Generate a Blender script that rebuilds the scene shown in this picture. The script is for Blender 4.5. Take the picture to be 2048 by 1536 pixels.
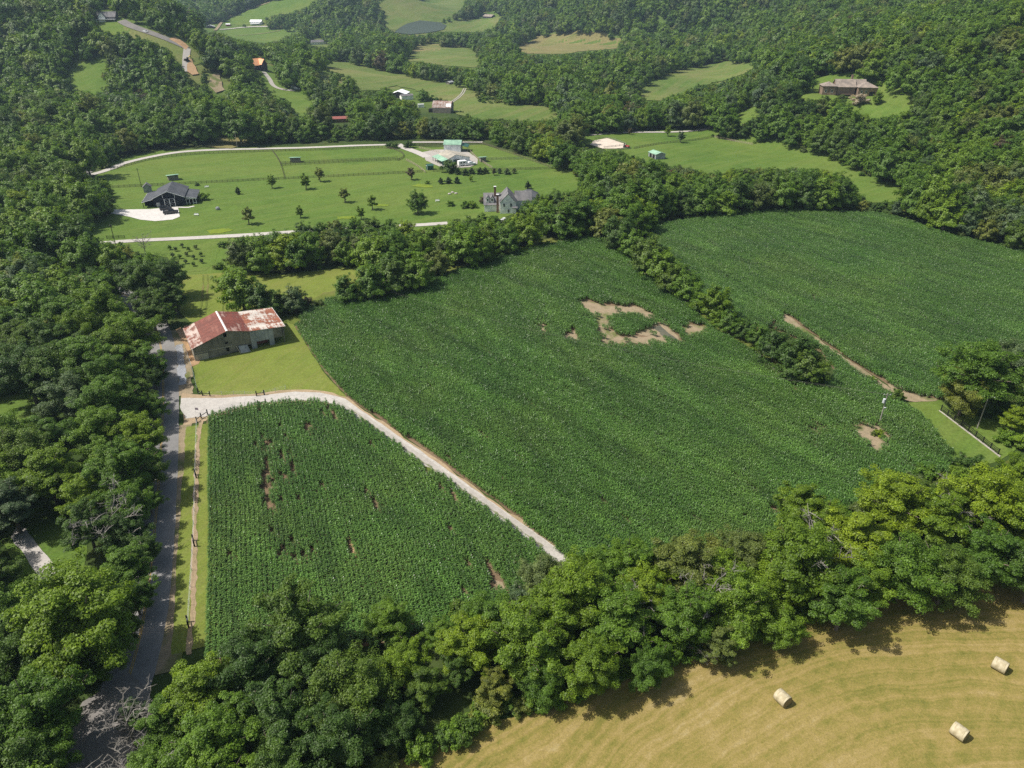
import bpy, math, random
import numpy as np
from mathutils import Vector, Matrix
from mathutils.geometry import delaunay_2d_cdt

sc = bpy.context.scene
for o in list(bpy.data.objects): bpy.data.objects.remove(o)

# ---------------------------------------------------------------- camera, sky, sun, exposure
F0 = 1470.0                      # focal length in photograph pixels (2048 wide)
PITCH = math.radians(29.0)       # looking down
CAM_H = 85.0
cam_d = bpy.data.cameras.new('camera'); cam = bpy.data.objects.new('camera', cam_d)
sc.collection.objects.link(cam); sc.camera = cam
cam.location = (0, 0, CAM_H); cam.rotation_euler = (math.pi/2 - PITCH, 0, 0)
cam_d.sensor_width = 36; cam_d.lens = 36*F0/2048; cam_d.clip_start = 1; cam_d.clip_end = 9000

SUN_EL, SUN_AZ = 56.0, 185.0     # elevation, direction the sun stands in (degrees from +X, ccw)
w = bpy.data.worlds.new('World'); sc.world = w; w.use_nodes = True
nt = w.node_tree; bg = nt.nodes['Background']
sky = nt.nodes.new('ShaderNodeTexSky'); sky.sky_type = 'NISHITA'; sky.sun_disc = False
sky.sun_elevation = math.radians(SUN_EL); sky.sun_rotation = math.radians(90-SUN_AZ)
sky.air_density = 1.0; sky.dust_density = 2.0; sky.ozone_density = 0.4
wb = nt.nodes.new('ShaderNodeMix'); wb.data_type = 'RGBA'; wb.blend_type = 'MULTIPLY'; wb.inputs[0].default_value = 1; wb.inputs[7].default_value = (1.06, 1.0, .84, 1)  # white balance of the camera
nt.links.new(sky.outputs[0], wb.inputs[6]); nt.links.new(wb.outputs[2], bg.inputs[0]); bg.inputs[1].default_value = 0.115
sun_d = bpy.data.lights.new('sun', 'SUN'); sun = bpy.data.objects.new('sun', sun_d)
sc.collection.objects.link(sun)
sun_d.energy = 4.3; sun_d.angle = math.radians(0.53); sun_d.color = (1.0, 0.955, 0.88)
se, sa = math.radians(SUN_EL), math.radians(SUN_AZ)
sd = Vector((math.cos(se)*math.cos(sa), math.cos(se)*math.sin(sa), math.sin(se)))
sun.rotation_euler = sd.to_track_quat('Z', 'Y').to_euler(); sun.location = sd*300 + Vector((0, 150, 0))
sc.view_settings.view_transform = 'Standard'; sc.view_settings.look = 'None'
sc.view_settings.exposure = 0.40; sc.view_settings.gamma = 1.0; sc.view_settings.use_curve_mapping = False
cy = sc.cycles
cy.max_bounces = 5; cy.diffuse_bounces = 3; cy.glossy_bounces = 2; cy.transmission_bounces = 3
cy.transparent_max_bounces = 6; cy.volume_bounces = 0; cy.caustics_reflective = False; cy.caustics_refractive = False
cy.use_denoising = False

# ---------------------------------------------------------------- terrain
def sstep(a, b, x):
    t = np.clip((x-a)/(b-a), 0, 1); return t*t*(3-2*t)
def softpos(d, k):
    return np.where(d > 6*k, d, k*np.log1p(np.exp(np.clip(d/k, -30, 30))))
def HT(x, y):
    """height of the land at x, y"""
    x = np.asarray(x, float); y = np.asarray(y, float)
    xe = np.interp(y, [0, 150, 250, 345, 420, 470, 560, 800, 1060, 1160, 1400], [250, 225, 205, 190, 165, 125, 150, 215, 240, 60, -60])
    hr = softpos(x-xe, 9)*0.44; hr = 95*(1-np.exp(-hr/95))
    a = x/np.maximum(y, 50)
    hl = 43*sstep(520, 720, y)*(1-sstep(-.47, -.29, a))*(1-.6*sstep(850, 1100, y))
    hl2 = 16*sstep(520, 700, y)*(1-sstep(-.33, -.12, a))*(1-sstep(800, 1000, y))
    hc = 62*np.exp(-((x+300)/170)**2-((y-1460)/130)**2)
    hf = softpos(y-1400+.10*np.abs(x), 40)*0.15; hf = 105*(1-np.exp(-hf/105))
    und = .35*np.sin(x*.05+y*.03+1)*np.sin(y*.041-.6) + 1.1*np.sin(x*.021-.012*y)*np.sin(y*.017+1.0)*sstep(150, 260, y)
    und = und + .9*np.exp(-((x-60)/60)**2-((y-265)/45)**2) - .8*np.exp(-((x-20)/30)**2-((y-190)/18)**2)
    h = np.maximum(hr, 0)+hl+hl2+hc+hf+und*sstep(40, 90, y)
    pad = 1-sstep(17, 42, np.hypot((x-203)*.9, y-480)); return h*(1-pad)+22.0*pad   # level ground under the hilltop house
def hz(x, y): return float(HT(x, y))
SP, CP = math.sin(PITCH), math.cos(PITCH)
_ZS = np.geomspace(60, 6000, 700)
def ray(px, py):
    u, v = (px-1024)/F0, (py-768)/F0
    return np.array([u, CP - v*SP, -SP - v*CP])
def G(px, py, h=0.0):
    """the point of the land (plus h) seen at a pixel of the photograph"""
    d = ray(px, py)
    P = d[None, :]*_ZS[:, None]
    f = CAM_H + P[:, 2] - HT(P[:, 0], P[:, 1]) - h
    i = int(np.argmax(f < 0)) if (f < 0).any() else len(f)-1
    a, b = _ZS[max(i-1, 0)], _ZS[i]
    for _ in range(25):
        m = .5*(a+b); q = d*m
        if CAM_H+q[2]-float(HT(q[0], q[1]))-h < 0: b = m
        else: a = m
    q = d*b
    return Vector((q[0], q[1], float(HT(q[0], q[1]))+h))
def PR(x, y, z):
    """world -> photograph pixel and depth"""
    x = np.asarray(x, float); y = np.asarray(y, float); dz = CAM_H-np.asarray(z, float)
    zc = y*CP+dz*SP; zc = np.where(zc < 1, 1, zc)
    return 1024+F0*x/zc, 768+F0*(dz*CP-y*SP)/zc, zc
#ENDMATH
# ---------------------------------------------------------------- helpers
rnd = random.Random(7)
RS = np.random.RandomState(11)
COL = sc.collection

def tag(o, label=None, cat=None, group=None, kind=None):
    if label: o['label'] = label
    if cat: o['category'] = cat
    if group: o['group'] = group
    if kind: o['kind'] = kind
    return o
def empty(name, loc=(0, 0, 0), rz=0.0, **k):
    o = bpy.data.objects.new(name, None); COL.objects.link(o)
    o.location = loc; o.rotation_euler = (0, 0, rz); o.empty_display_size = .5
    return tag(o, **k)
def link(name, me, parent=None):
    o = bpy.data.objects.new(name, me); COL.objects.link(o)
    if parent is not None: o.parent = parent
    return o
def mesh_np(name, V, Fq, mat=None, smooth=False, uv=None):
    """fast mesh from arrays; Fq is (n,3) or (n,4)"""
    V = np.asarray(V, np.float32); Fq = np.asarray(Fq, np.int32)
    me = bpy.data.meshes.new(name); k = Fq.shape[1]; n = len(Fq)
    me.vertices.add(len(V)); me.vertices.foreach_set('co', V.ravel())
    me.loops.add(n*k); me.loops.foreach_set('vertex_index', Fq.ravel())
    me.polygons.add(n); me.polygons.foreach_set('loop_start', np.arange(n, dtype=np.int32)*k)
    me.polygons.foreach_set('loop_total', np.full(n, k, np.int32))
    if smooth: me.polygons.foreach_set('use_smooth', np.ones(n, bool))
    if mat: me.materials.append(mat)
    me.update(calc_edges=True)
    return me

class MB:
    """collects boxes, bars, tubes and faces, then links them as one mesh"""
    def __init__(s): s.v = []; s.f = []
    def add(s, vs, fs):
        b = len(s.v); s.v += [tuple(v) for v in vs]; s.f += [tuple(i+b for i in f) for f in fs]; return s
    def box(s, x0, x1, y0, y1, z0, z1):
        return s.add([(x0,y0,z0),(x1,y0,z0),(x1,y1,z0),(x0,y1,z0),(x0,y0,z1),(x1,y0,z1),(x1,y1,z1),(x0,y1,z1)],
                     [(0,3,2,1),(4,5,6,7),(0,1,5,4),(1,2,6,5),(2,3,7,6),(3,0,4,7)])
    def slab(s, pts, t):
        """a flat polygon (3-D points, ccw seen from its outer side) given thickness t inwards"""
        P = [Vector(p) for p in pts]; n = (P[1]-P[0]).cross(P[2]-P[0]).normalized()
        k = len(P); Q = [p-n*t for p in P]
        return s.add(P+Q, [tuple(range(k)), tuple(range(2*k-1, k-1, -1))]+[(i, i+k, (i+1) % k+k, (i+1) % k) for i in range(k)])
    def bar(s, a, b, w, h=None):
        a, b = Vector(a), Vector(b); h = h or w; d = (b-a)
        if d.length < 1e-6: return s
        d.normalize(); up = Vector((0, 0, 1)) if abs(d.z) < .95 else Vector((0, 1, 0))
        x = d.cross(up).normalized()*w/2; y = x.normalized().cross(d)*h/2
        return s.add([a-x-y, a+x-y, a+x+y, a-x+y, b-x-y, b+x-y, b+x+y, b-x+y],
                     [(0,1,2,3),(7,6,5,4),(0,4,5,1),(1,5,6,2),(2,6,7,3),(3,7,4,0)])
    def tube(s, pts, rad, n=6, cap=True):
        pts = [Vector(p) for p in pts]; rings = []
        rad = rad if hasattr(rad, '__len__') else [rad]*len(pts)
        b = len(s.v); vs = []; fs = []
        for i, p in enumerate(pts):
            d = (pts[min(i+1, len(pts)-1)]-pts[max(i-1, 0)]); d.normalize()
            up = Vector((0, 0, 1)) if abs(d.z) < .9 else Vector((1, 0, 0))
            x = d.cross(up).normalized(); y = x.cross(d)
            for k in range(n):
                a = 2*math.pi*k/n; vs.append(p+(x*math.cos(a)+y*math.sin(a))*rad[i])
        for i in range(len(pts)-1):
            for k in range(n):
                fs.append((i*n+k, (i+1)*n+k, (i+1)*n+(k+1) % n, i*n+(k+1) % n))
        if cap: fs += [tuple(range(n)), tuple(range(len(vs)-1, len(vs)-n-1, -1))]
        return s.add(vs, fs)
    def ball(s, c, r, n=8, m=5, sq=(1, 1, 1)):
        vs = [(c[0], c[1], c[2]+r*sq[2])]; fs = []
        for i in range(1, m):
            t = math.pi*i/m
            for k in range(n):
                a = 2*math.pi*k/n
                vs.append((c[0]+r*sq[0]*math.sin(t)*math.cos(a), c[1]+r*sq[1]*math.sin(t)*math.sin(a), c[2]+r*sq[2]*math.cos(t)))
        vs.append((c[0], c[1], c[2]-r*sq[2]))
        for k in range(n): fs.append((0, 1+k, 1+(k+1) % n))
        for i in range(m-2):
            for k in range(n):
                fs.append((1+i*n+k, 1+(i+1)*n+k, 1+(i+1)*n+(k+1) % n, 1+i*n+(k+1) % n))
        for k in range(n): fs.append((len(vs)-1, 1+(m-2)*n+(k+1) % n, 1+(m-2)*n+k))
        return s.add(vs, fs)
    def mesh(s, name, mat, smooth=False):
        me = bpy.data.meshes.new(name); me.from_pydata([tuple(v) for v in s.v], [], s.f)
        if mat: me.materials.append(mat)
        if smooth: me.polygons.foreach_set('use_smooth', [True]*len(me.polygons))
        me.update(); return me
    def build(s, name, mat, parent=None, smooth=False, **k):
        return tag(link(name, s.mesh(name, mat, smooth), parent), **k)

# ---------------------------------------------------------------- materials
def newmat(name, rough=.8, spec=.3):
    m = bpy.data.materials.new(name); m.use_nodes = True
    b = m.node_tree.nodes['Principled BSDF']
    b.inputs['Roughness'].default_value = rough; b.inputs['Specular IOR Level'].default_value = spec
    return m, m.node_tree, b
def N(t, typ, **kw):
    n = t.nodes.new(typ)
    for k, v in kw.items():
        if k.startswith('i_'):
            key = k[2:].replace('_', ' '); n.inputs[key].default_value = v
        else: setattr(n, k, v)
    return n
def ramp(t, fac, stops, interp='LINEAR'):
    r = t.nodes.new('ShaderNodeValToRGB'); r.color_ramp.interpolation = interp
    e = r.color_ramp.elements
    while len(e) < len(stops): e.new(.5)
    for i, (p, c) in enumerate(stops):
        e[i].position = p; e[i].color = (*c, 1)
    t.links.new(fac, r.inputs[0]); return r.outputs[0]
def noise(t, scale, detail=4, rough=.55, vec=None, dist=0):
    n = N(t, 'ShaderNodeTexNoise', i_Scale=scale, i_Detail=detail, i_Roughness=rough, i_Distortion=dist)
    if vec is not None: t.links.new(vec, n.inputs['Vector'])
    return n.outputs[0]
def geo_pos(t): return t.nodes.new('ShaderNodeNewGeometry').outputs['Position']
def objc(t): return t.nodes.new('ShaderNodeTexCoord').outputs['Object']
def _rotated(t, vec, rot):
    m = t.nodes.new('ShaderNodeMapping'); m.inputs['Rotation'].default_value = rot; t.links.new(vec, m.inputs['Vector']); return m.outputs[0]
def mapping(t, vec, scale=(1, 1, 1), rot=(0, 0, 0), loc=(0, 0, 0)):
    if rot != (0, 0, 0): vec = _rotated(t, vec, rot)
    m = t.nodes.new('ShaderNodeMapping'); m.inputs['Scale'].default_value = scale
    m.inputs['Location'].default_value = loc
    t.links.new(vec, m.inputs['Vector']); return m.outputs[0]
def mix(t, fac, a, b, mode='MIX'):
    m = t.nodes.new('ShaderNodeMix'); m.data_type = 'RGBA'; m.blend_type = mode
    for s, v in ((0, fac), (6, a), (7, b)):
        if hasattr(v, 'is_linked') or hasattr(v, 'links'): t.links.new(v, m.inputs[s])
        elif s == 0: m.inputs[0].default_value = v
        else: m.inputs[s].default_value = (*v, 1)
    return m.outputs[2]
def math_(t, op, a, b=0.0, clamp=False):
    m = t.nodes.new('ShaderNodeMath'); m.operation = op; m.use_clamp = clamp
    for i, v in enumerate((a, b)):
        if hasattr(v, 'links'): t.links.new(v, m.inputs[i])
        else: m.inputs[i].default_value = v
    return m.outputs[0]
def bump(t, b, h, strength=.3, dist=.1):
    n = N(t, 'ShaderNodeBump', i_Strength=strength, i_Distance=dist)
    t.links.new(h, n.inputs['Height']); t.links.new(n.outputs[0], b.inputs['Normal'])
def simple(name, c, rough=.7, spec=.3, var=.12, scale=1.5, metal=0):
    m, t, b = newmat(name, rough, spec); b.inputs['Metallic'].default_value = metal
    c0 = tuple(x*(1-var) for x in c); c1 = tuple(min(1, x*(1+var)) for x in c)
    t.links.new(ramp(t, noise(t, scale, 5, .6, objc(t)), [(.3, c0), (.7, c1)]), b.inputs['Base Color'])
    return m

def ground_mat(name, cA, cB, cC, s1=.02, s2=.25, s3=3.0, bumpd=.15, streak=None, dirt=None):
    """grass or earth: broad patches, medium mottling, fine grain, optional mown streaks"""
    m, t, b = newmat(name, .95, .1); p = geo_pos(t)
    n1 = noise(t, s1, 4, .6, p, .6); n2 = noise(t, s2, 5, .65, p, .3); n3 = noise(t, s3, 4, .7, p)
    c = ramp(t, n1, [(.32, cA), (.5, cB), (.68, cC)])
    d = ramp(t, n2, [(.3, tuple(x*.72 for x in cB)), (.7, tuple(min(1, x*1.3) for x in cB))])
    c = mix(t, .42, c, d)
    if streak:
        ang, sc_, colr, amt = streak
        st = noise(t, 1.0, 3, .6, mapping(t, p, (sc_, sc_*.06, sc_), (0, 0, ang)), 0)
        f = math_(t, 'MULTIPLY', ramp(t, st, [(.45, (0, 0, 0)), (.62, (1, 1, 1))]), amt)
        c = mix(t, f, c, colr)
    if dirt:
        colr, th = dirt
        f = ramp(t, noise(t, .09, 6, .62, p, .5), [(th, (0, 0, 0)), (th+.1, (1, 1, 1))])
        c = mix(t, f, c, colr)
    g = ramp(t, n3, [(.25, (.6, .6, .6)), (.75, (1.35, 1.35, 1.35))])
    c = mix(t, .8, c, g, 'MULTIPLY')
    t.links.new(c, b.inputs['Base Color']); bump(t, b, n3, .6, bumpd)
    return m
M = {}
M['understory_'] = ground_mat('understory', (.030, .052, .012), (.042, .068, .016), (.062, .078, .026), .03, .3, 1.5, .4)
def land_mat():
    """leaf litter and weeds in the near woods, rough pasture on the valley floor beyond"""
    m, t, b = newmat('understory', .95, .1); p = geo_pos(t)
    sx = t.nodes.new('ShaderNodeSeparateXYZ'); t.links.new(p, sx.inputs[0])
    n1 = noise(t, .03, 4, .6, p, .6); n2 = noise(t, .25, 5, .65, p); n3 = noise(t, .012, 5, .6, p, .5)
    a = ramp(t, n1, [(.32, (.030, .052, .012)), (.5, (.042, .068, .016)), (.68, (.062, .078, .026))])
    c = ramp(t, n3, [(.32, (.060, .110, .022)), (.5, (.095, .138, .030)), (.68, (.17, .155, .065))])
    f = t.nodes.new('ShaderNodeMapRange'); f.inputs[1].default_value = 540; f.inputs[2].default_value = 600; t.links.new(sx.outputs[1], f.inputs[0])
    c = mix(t, f.outputs[0], a, c); c = mix(t, .7, c, ramp(t, n2, [(.3, (.7, .7, .7)), (.7, (1.3, 1.3, 1.3))]), 'MULTIPLY')
    t.links.new(c, b.inputs['Base Color']); bump(t, b, n2, .6, .4); return m
M['understory'] = land_mat()
M['lawn'] = ground_mat('lawn', (.060, .118, .020), (.090, .146, .026), (.135, .165, .036), .016, .14, 1.4, .12, streak=(.9, .35, (.14, .175, .045), .35))
M['lawn_dry'] = ground_mat('lawn_dry', (.118, .165, .028), (.145, .180, .034), (.175, .182, .045), .05, .25, 2.5, .08,
                           streak=(.35, .9, (.20, .185, .07), .25))
M['pasture'] = ground_mat('pasture', (.062, .118, .022), (.105, .148, .034), (.205, .180, .080), .011, .045, .5, .3, streak=(.4, .12, (.16, .16, .06), .5))
M['meadow_tan'] = ground_mat('meadow_tan', (.13, .150, .042), (.19, .165, .070), (.095, .145, .03), .012, .06, .5, .3)
M['margin_grass'] = ground_mat('margin_grass', (.070, .115, .016), (.110, .135, .028), (.19, .16, .065), .06, .4, 3, .1)
M['soil'] = ground_mat('soil', (.13, .090, .055), (.17, .12, .075), (.21, .15, .10), .05, .5, 4, .06)
M['bare_soil'] = ground_mat('bare_soil', (.20, .158, .10), (.275, .218, .145), (.165, .14, .08), .12, .7, 5, .06, dirt=((.11, .13, .04), .52))
M['orange_soil'] = ground_mat('orange_soil', (.30, .19, .10), (.38, .25, .145), (.24, .15, .08), .1, .6, 5, .06)
M['gravel_pale'] = ground_mat('gravel_pale', (.33, .31, .285), (.43, .405, .375), (.37, .345, .32), .15, 1.2, 7, .04)
M['gravel_grey'] = ground_mat('gravel_grey', (.30, .28, .255), (.36, .335, .305), (.33, .30, .27), .1, 1.0, 8, .03)
M['concrete'] = ground_mat('concrete', (.50, .475, .45), (.54, .515, .49), (.48, .46, .435), .1, .6, 5, .01)
M['sand'] = ground_mat('sand', (.52, .44, .36), (.58, .50, .42), (.48, .40, .33), .06, .5, 5, .02)
M['asphalt'] = ground_mat('asphalt', (.175, .172, .172), (.21, .204, .200), (.24, .230, .222), .08, .5, 10, .015,
                          streak=(.33, 1.2, (.17, .165, .16), .35))
M['old_asphalt'] = ground_mat('old_asphalt', (.155, .148, .142), (.19, .178, .168), (.225, .205, .185), .1, .7, 9, .02)
M['road_yellow'] = simple('road_yellow', (.42, .27, .05), .8, .2, .3, 3)
M['stone_riprap'] = ground_mat('stone_riprap', (.20, .21, .23), (.30, .31, .33), (.15, .155, .17), .3, 2.2, 5, .3)
def water_mat():
    m, t, b = newmat('pond_water', .5, .15)
    b.inputs['Base Color'].default_value = (.055, .072, .052, 1)
    bump(t, b, noise(t, 2.5, 3, .5, geo_pos(t)), .05, .05); return m
M['water'] = water_mat()
def mown_mat():
    """hay field: curved mowing swaths in straw and green"""
    m, t, b = newmat('mown_hay', .95, .08); p = geo_pos(t)
    # swath coordinate: distance from a far point, so that rows curve gently
    v = t.nodes.new('ShaderNodeVectorMath'); v.operation = 'DISTANCE'; t.links.new(p, v.inputs[0]); v.inputs[1].default_value = (72, -22, 0)
    wob = noise(t, .025, 3, .5, p); wob2 = noise(t, .30, 4, .6, p)
    d = math_(t, 'ADD', v.outputs['Value'], math_(t, 'ADD', math_(t, 'MULTIPLY', wob, 12), math_(t, 'MULTIPLY', wob2, 1.1)))
    cx = t.nodes.new('ShaderNodeCombineXYZ'); t.links.new(d, cx.inputs[0])
    n1 = noise(t, .42, 2, .6, cx.outputs[0]); n2 = noise(t, 1.7, 2, .6, cx.outputs[0])
    nb = noise(t, .05, 5, .7, p, 1.2); nm = noise(t, .45, 6, .75, p, .6); nf = noise(t, 3.0, 3, .7, p)
    tr_ = noise(t, 1.0, 3, .6, mapping(t, p, (.05, .9, .2), (0, 0, -.9)))
    k = math_(t, 'ADD', math_(t, 'ADD', math_(t, 'MULTIPLY', n1, .78), math_(t, 'MULTIPLY', n2, .50)), math_(t, 'ADD', math_(t, 'MULTIPLY', nb, .50), math_(t, 'MULTIPLY', nm, .60)))
    k = math_(t, 'ADD', k, math_(t, 'ADD', math_(t, 'MULTIPLY', nf, .22), math_(t, 'MULTIPLY', tr_, .22)))
    c = ramp(t, math_(t, 'SUBTRACT', k, .91), [(.24, (.118, .122, .028)), (.38, (.172, .155, .040)), (.50, (.228, .182, .058)), (.62, (.272, .208, .080)), (.80, (.335, .27, .135))])
    g = ramp(t, noise(t, 5, 4, .75, p), [(.25, (.6, .6, .6)), (.75, (1.35, 1.35, 1.3))])
    c = mix(t, .8, c, g, 'MULTIPLY')
    t.links.new(c, b.inputs['Base Color']); bump(t, b, noise(t, 4, 4, .7, p), .6, .08)
    return m
M['hay'] = mown_mat()

def leaf_mat(name, c, rough=.5):
    m, t, b = newmat(name, rough, .35)
    oi = t.nodes.new('ShaderNodeObjectInfo')
    cA = (c[0]*.72, c[1]*.78, c[2]*.9); cB = (min(1, c[0]*1.35), c[1]*1.18, c[2]*.95)
    base = ramp(t, oi.outputs['Random'], [(0, cA), (.5, c), (1, cB)])
    n = noise(t, .55, 2, .6, geo_pos(t))
    n = ramp(t, n, [(.3, (.68, .72, .74)), (.7, (1.32, 1.26, 1.15))])
    col = mix(t, 1.0, base, n, 'MULTIPLY')
    n2 = ramp(t, noise(t, 3.2, 1, .5, geo_pos(t)), [(.3, (.62, .66, .7)), (.7, (1.42, 1.34, 1.2))]); col = mix(t, 1.0, col, n2, 'MULTIPLY')
    t.links.new(col, b.inputs['Base Color'])
    tr = t.nodes.new('ShaderNodeBsdfTranslucent'); 
    tc = mix(t, 1.0, col, (1.25, 1.25, .55), 'MULTIPLY'); t.links.new(tc, tr.inputs[0])
    ms = t.nodes.new('ShaderNodeMixShader'); ms.inputs[0].default_value = .38
    t.links.new(b.outputs[0], ms.inputs[1]); t.links.new(tr.outputs[0], ms.inputs[2])
    t.links.new(ms.outputs[0], t.nodes['Material Output'].inputs[0])
    return m
LEAF = {'D': leaf_mat('leaf_dark', (.076, .144, .023)), 'M': leaf_mat('leaf_mid', (.110, .206, .021)),
        'B': leaf_mat('leaf_bright', (.150, .240, .016)), 'O': leaf_mat('leaf_olive', (.130, .175, .038)),
        'G': leaf_mat('leaf_grey', (.100, .158, .064)), 'P': leaf_mat('leaf_purple', (.095, .082, .042)),
        'W': leaf_mat('leaf_flowering', (.42, .38, .35)), 'Y': leaf_mat('leaf_yellow', (.34, .28, .04)),
        'E': leaf_mat('leaf_evergreen', (.036, .076, .020))}
M['bark'] = simple('bark', (.16, .13, .105), .9, .1, .35, 4)
M['bark_pale'] = simple('bark_pale', (.21, .195, .175), .9, .1, .25, 4)
M['corn'] = None
def corn_mat():
    m, t, b = newmat('corn_leaf', .40, .45)
    p = geo_pos(t); oi = t.nodes.new('ShaderNodeObjectInfo')
    n = noise(t, .035, 4, .6, p, .5)
    c = ramp(t, n, [(.3, (.056, .134, .021)), (.5, (.071, .155, .026)), (.7, (.093, .176, .031))])
    r = ramp(t, oi.outputs['Random'], [(0, (.93, .94, .93)), (1, (1.07, 1.06, 1.05))])
    c = mix(t, 1.0, c, r, 'MULTIPLY')
    for ang_, s_, lo_, hi_ in ((.75, 1.0, .76, 1.26), (1.22, 1.3, .80, 1.20)):   # streaks of richer and poorer growth along the drilling
        st = noise(t, 1.0, 4, .62, mapping(t, p, (.020*s_, .24*s_, .05), (0, 0, ang_)))
        c = mix(t, 1.0, c, ramp(t, st, [(.34, (lo_,)*3), (.66, (hi_, hi_*.98, hi_*.95))]), 'MULTIPLY')
    n2 = ramp(t, noise(t, 5.0, 1, .5, p), [(.32, (.42, .46, .46)), (.5, (.92, .92, .92)), (.66, (2.0, 1.8, 2.1))]); c = mix(t, 1.0, c, n2, 'MULTIPLY'); t.links.new(c, b.inputs['Base Color'])
    tr = t.nodes.new('ShaderNodeBsdfTranslucent'); t.links.new(mix(t, 1.0, c, (1.3, 1.4, .5), 'MULTIPLY'), tr.inputs[0])
    ms = t.nodes.new('ShaderNodeMixShader'); ms.inputs[0].default_value = .2
    t.links.new(b.outputs[0], ms.inputs[1]); t.links.new(tr.outputs[0], ms.inputs[2])
    t.links.new(ms.outputs[0], t.nodes['Material Output'].inputs[0]); return m
M['corn'] = corn_mat()

# ---------------------------------------------------------------- draping
def inpoly(px, py, poly):
    px = np.asarray(px); py = np.asarray(py); r = np.zeros(px.shape, bool); n = len(poly)
    for i in range(n):
        x1, y1 = poly[i]; x2, y2 = poly[(i+1) % n]
        if y1 == y2: continue
        c = ((y1 > py) != (y2 > py)) & (px < (x2-x1)*(py-y1)/(y2-y1)+x1)
        r ^= c
    return r
def roughen(W, step, amp, seed):
    """subdivide a world outline and jitter it so that edges look grown, not cut"""
    rr = random.Random(seed); out = []
    n = len(W)
    for i in range(n):
        a, b = Vector(W[i][:2]), Vector(W[(i+1) % n][:2]); L = (b-a).length; k = max(1, int(L/step))
        nn = Vector((-(b-a).y, (b-a).x)); nn = nn.normalized() if L > 0 else nn
        for j in range(k):
            q = a+(b-a)*j/k
            if j: q = q+nn*rr.uniform(-amp, amp)
            out.append((q.x, q.y))
    return out
def drape(name, W, mat, zoff, grid=5.0, rough=(3.0, .35), seed=1, **k):
    """a sheet over the land inside the world outline W"""
    k.setdefault('kind', 'structure')
    if rough: W = roughen(W, rough[0], rough[1], seed)
    A = np.array(W); x0, y0 = A.min(0); x1, y1 = A.max(0)
    gx, gy = np.meshgrid(np.arange(x0+grid*.37, x1, grid), np.arange(y0+grid*.41, y1, grid))
    gx = gx.ravel(); gy = gy.ravel(); ok = inpoly(gx, gy, W)
    n = len(W)
    pts = [Vector(p) for p in W]+[Vector((a, b)) for a, b in zip(gx[ok], gy[ok])]
    v, e, f, _, _, _ = delaunay_2d_cdt(pts, [], [list(range(n))], 1, 1e-4)
    V = np.array([(p.x, p.y) for p in v]); Z = HT(V[:, 0], V[:, 1])+zoff
    me = bpy.data.meshes.new(name); me.from_pydata([(a, b, c) for (a, b), c in zip(V, Z)], [], f)
    me.polygons.foreach_set('use_smooth', [True]*len(me.polygons))
    me.materials.append(mat); me.update()
    # face up
    if len(me.polygons) and me.polygons[0].normal.z < 0: me.flip_normals()
    return tag(link(name, me), **k)
def GP(pix): return [G(*p)[:2] for p in pix]
def resample(P, step):
    P = [Vector(p[:2]) for p in P]; d = [0]
    for a, b in zip(P, P[1:]): d.append(d[-1]+(b-a).length)
    n = max(2, int(d[-1]/step)+1); t = np.linspace(0, d[-1], n)
    # smooth (Catmull-like) via cubic through numpy interp twice
    x = np.interp(t, d, [p.x for p in P]); y = np.interp(t, d, [p.y for p in P])
    k = max(1, int(6/step))
    for _ in range(2):
        if n > 2*k+1:
            xp = np.pad(x, k, mode='reflect', reflect_type='odd'); yp = np.pad(y, k, mode='reflect', reflect_type='odd')
            w_ = np.ones(2*k+1)/(2*k+1); x = np.convolve(xp, w_, 'valid'); y = np.convolve(yp, w_, 'valid')
    return np.stack([x, y], 1)
def ribbon(name, P, width, mat, zoff, step=2.0, off=0.0, nacross=3, edge=0.0, wfun=None, seed=3, **k):
    k.setdefault('kind', 'structure')
    P = resample(P, step); T = np.gradient(P, axis=0); T /= np.linalg.norm(T, axis=1)[:, None]
    Nn = np.stack([-T[:, 1], T[:, 0]], 1); n = len(P); rs = np.random.RandomState(seed)
    V = []; F = []
    for j in range(nacross):
        s = (j/(nacross-1)-.5)
        wd = np.full(n, width) if wfun is None else np.array([wfun(i/(n-1)) for i in range(n)])
        o = off+s*wd
        if edge and j in (0, nacross-1): o = o+rs.uniform(-edge, edge, n)
        Q = P+Nn*o[:, None]; V.append(np.column_stack([Q, HT(Q[:, 0], Q[:, 1])+zoff]))
    V = np.stack(V, 1).reshape(-1, 3)
    for i in range(n-1):
        for j in range(nacross-1):
            a = i*nacross+j; F.append((a, a+nacross, a+nacross+1, a+1))
    me = mesh_np(name, V, F, mat, True)
    if me.polygons[0].normal.z < 0: me.flip_normals()
    return tag(link(name, me), **k), P
# ---------------------------------------------------------------- the land
def axis(parts):
    a = [parts[0][0]]
    for lo, hi, st in parts:
        n = max(1, int(round((hi-lo)/st))); a += list(np.linspace(lo, hi, n+1)[1:])
    return np.array(a)
gx = axis([(-4200, -1200, 150), (-1200, -400, 25), (-400, 420, 5), (420, 1300, 22), (1300, 4200, 150)])
gy = axis([(-150, 30, 20), (30, 520, 5), (520, 1100, 6), (1100, 1500, 12), (1500, 2400, 25), (2400, 6000, 150)])
GX, GY = np.meshgrid(gx, gy); nx, ny = len(gx), len(gy)
V = np.column_stack([GX.ravel(), GY.ravel(), HT(GX, GY).ravel()])
i = np.arange(nx*ny).reshape(ny, nx)
Fq = np.stack([i[:-1, :-1].ravel(), i[:-1, 1:].ravel(), i[1:, 1:].ravel(), i[1:, :-1].ravel()], 1)
tag(link('ground', mesh_np('ground', V, Fq, M['understory'], True)), kind='structure')

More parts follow.
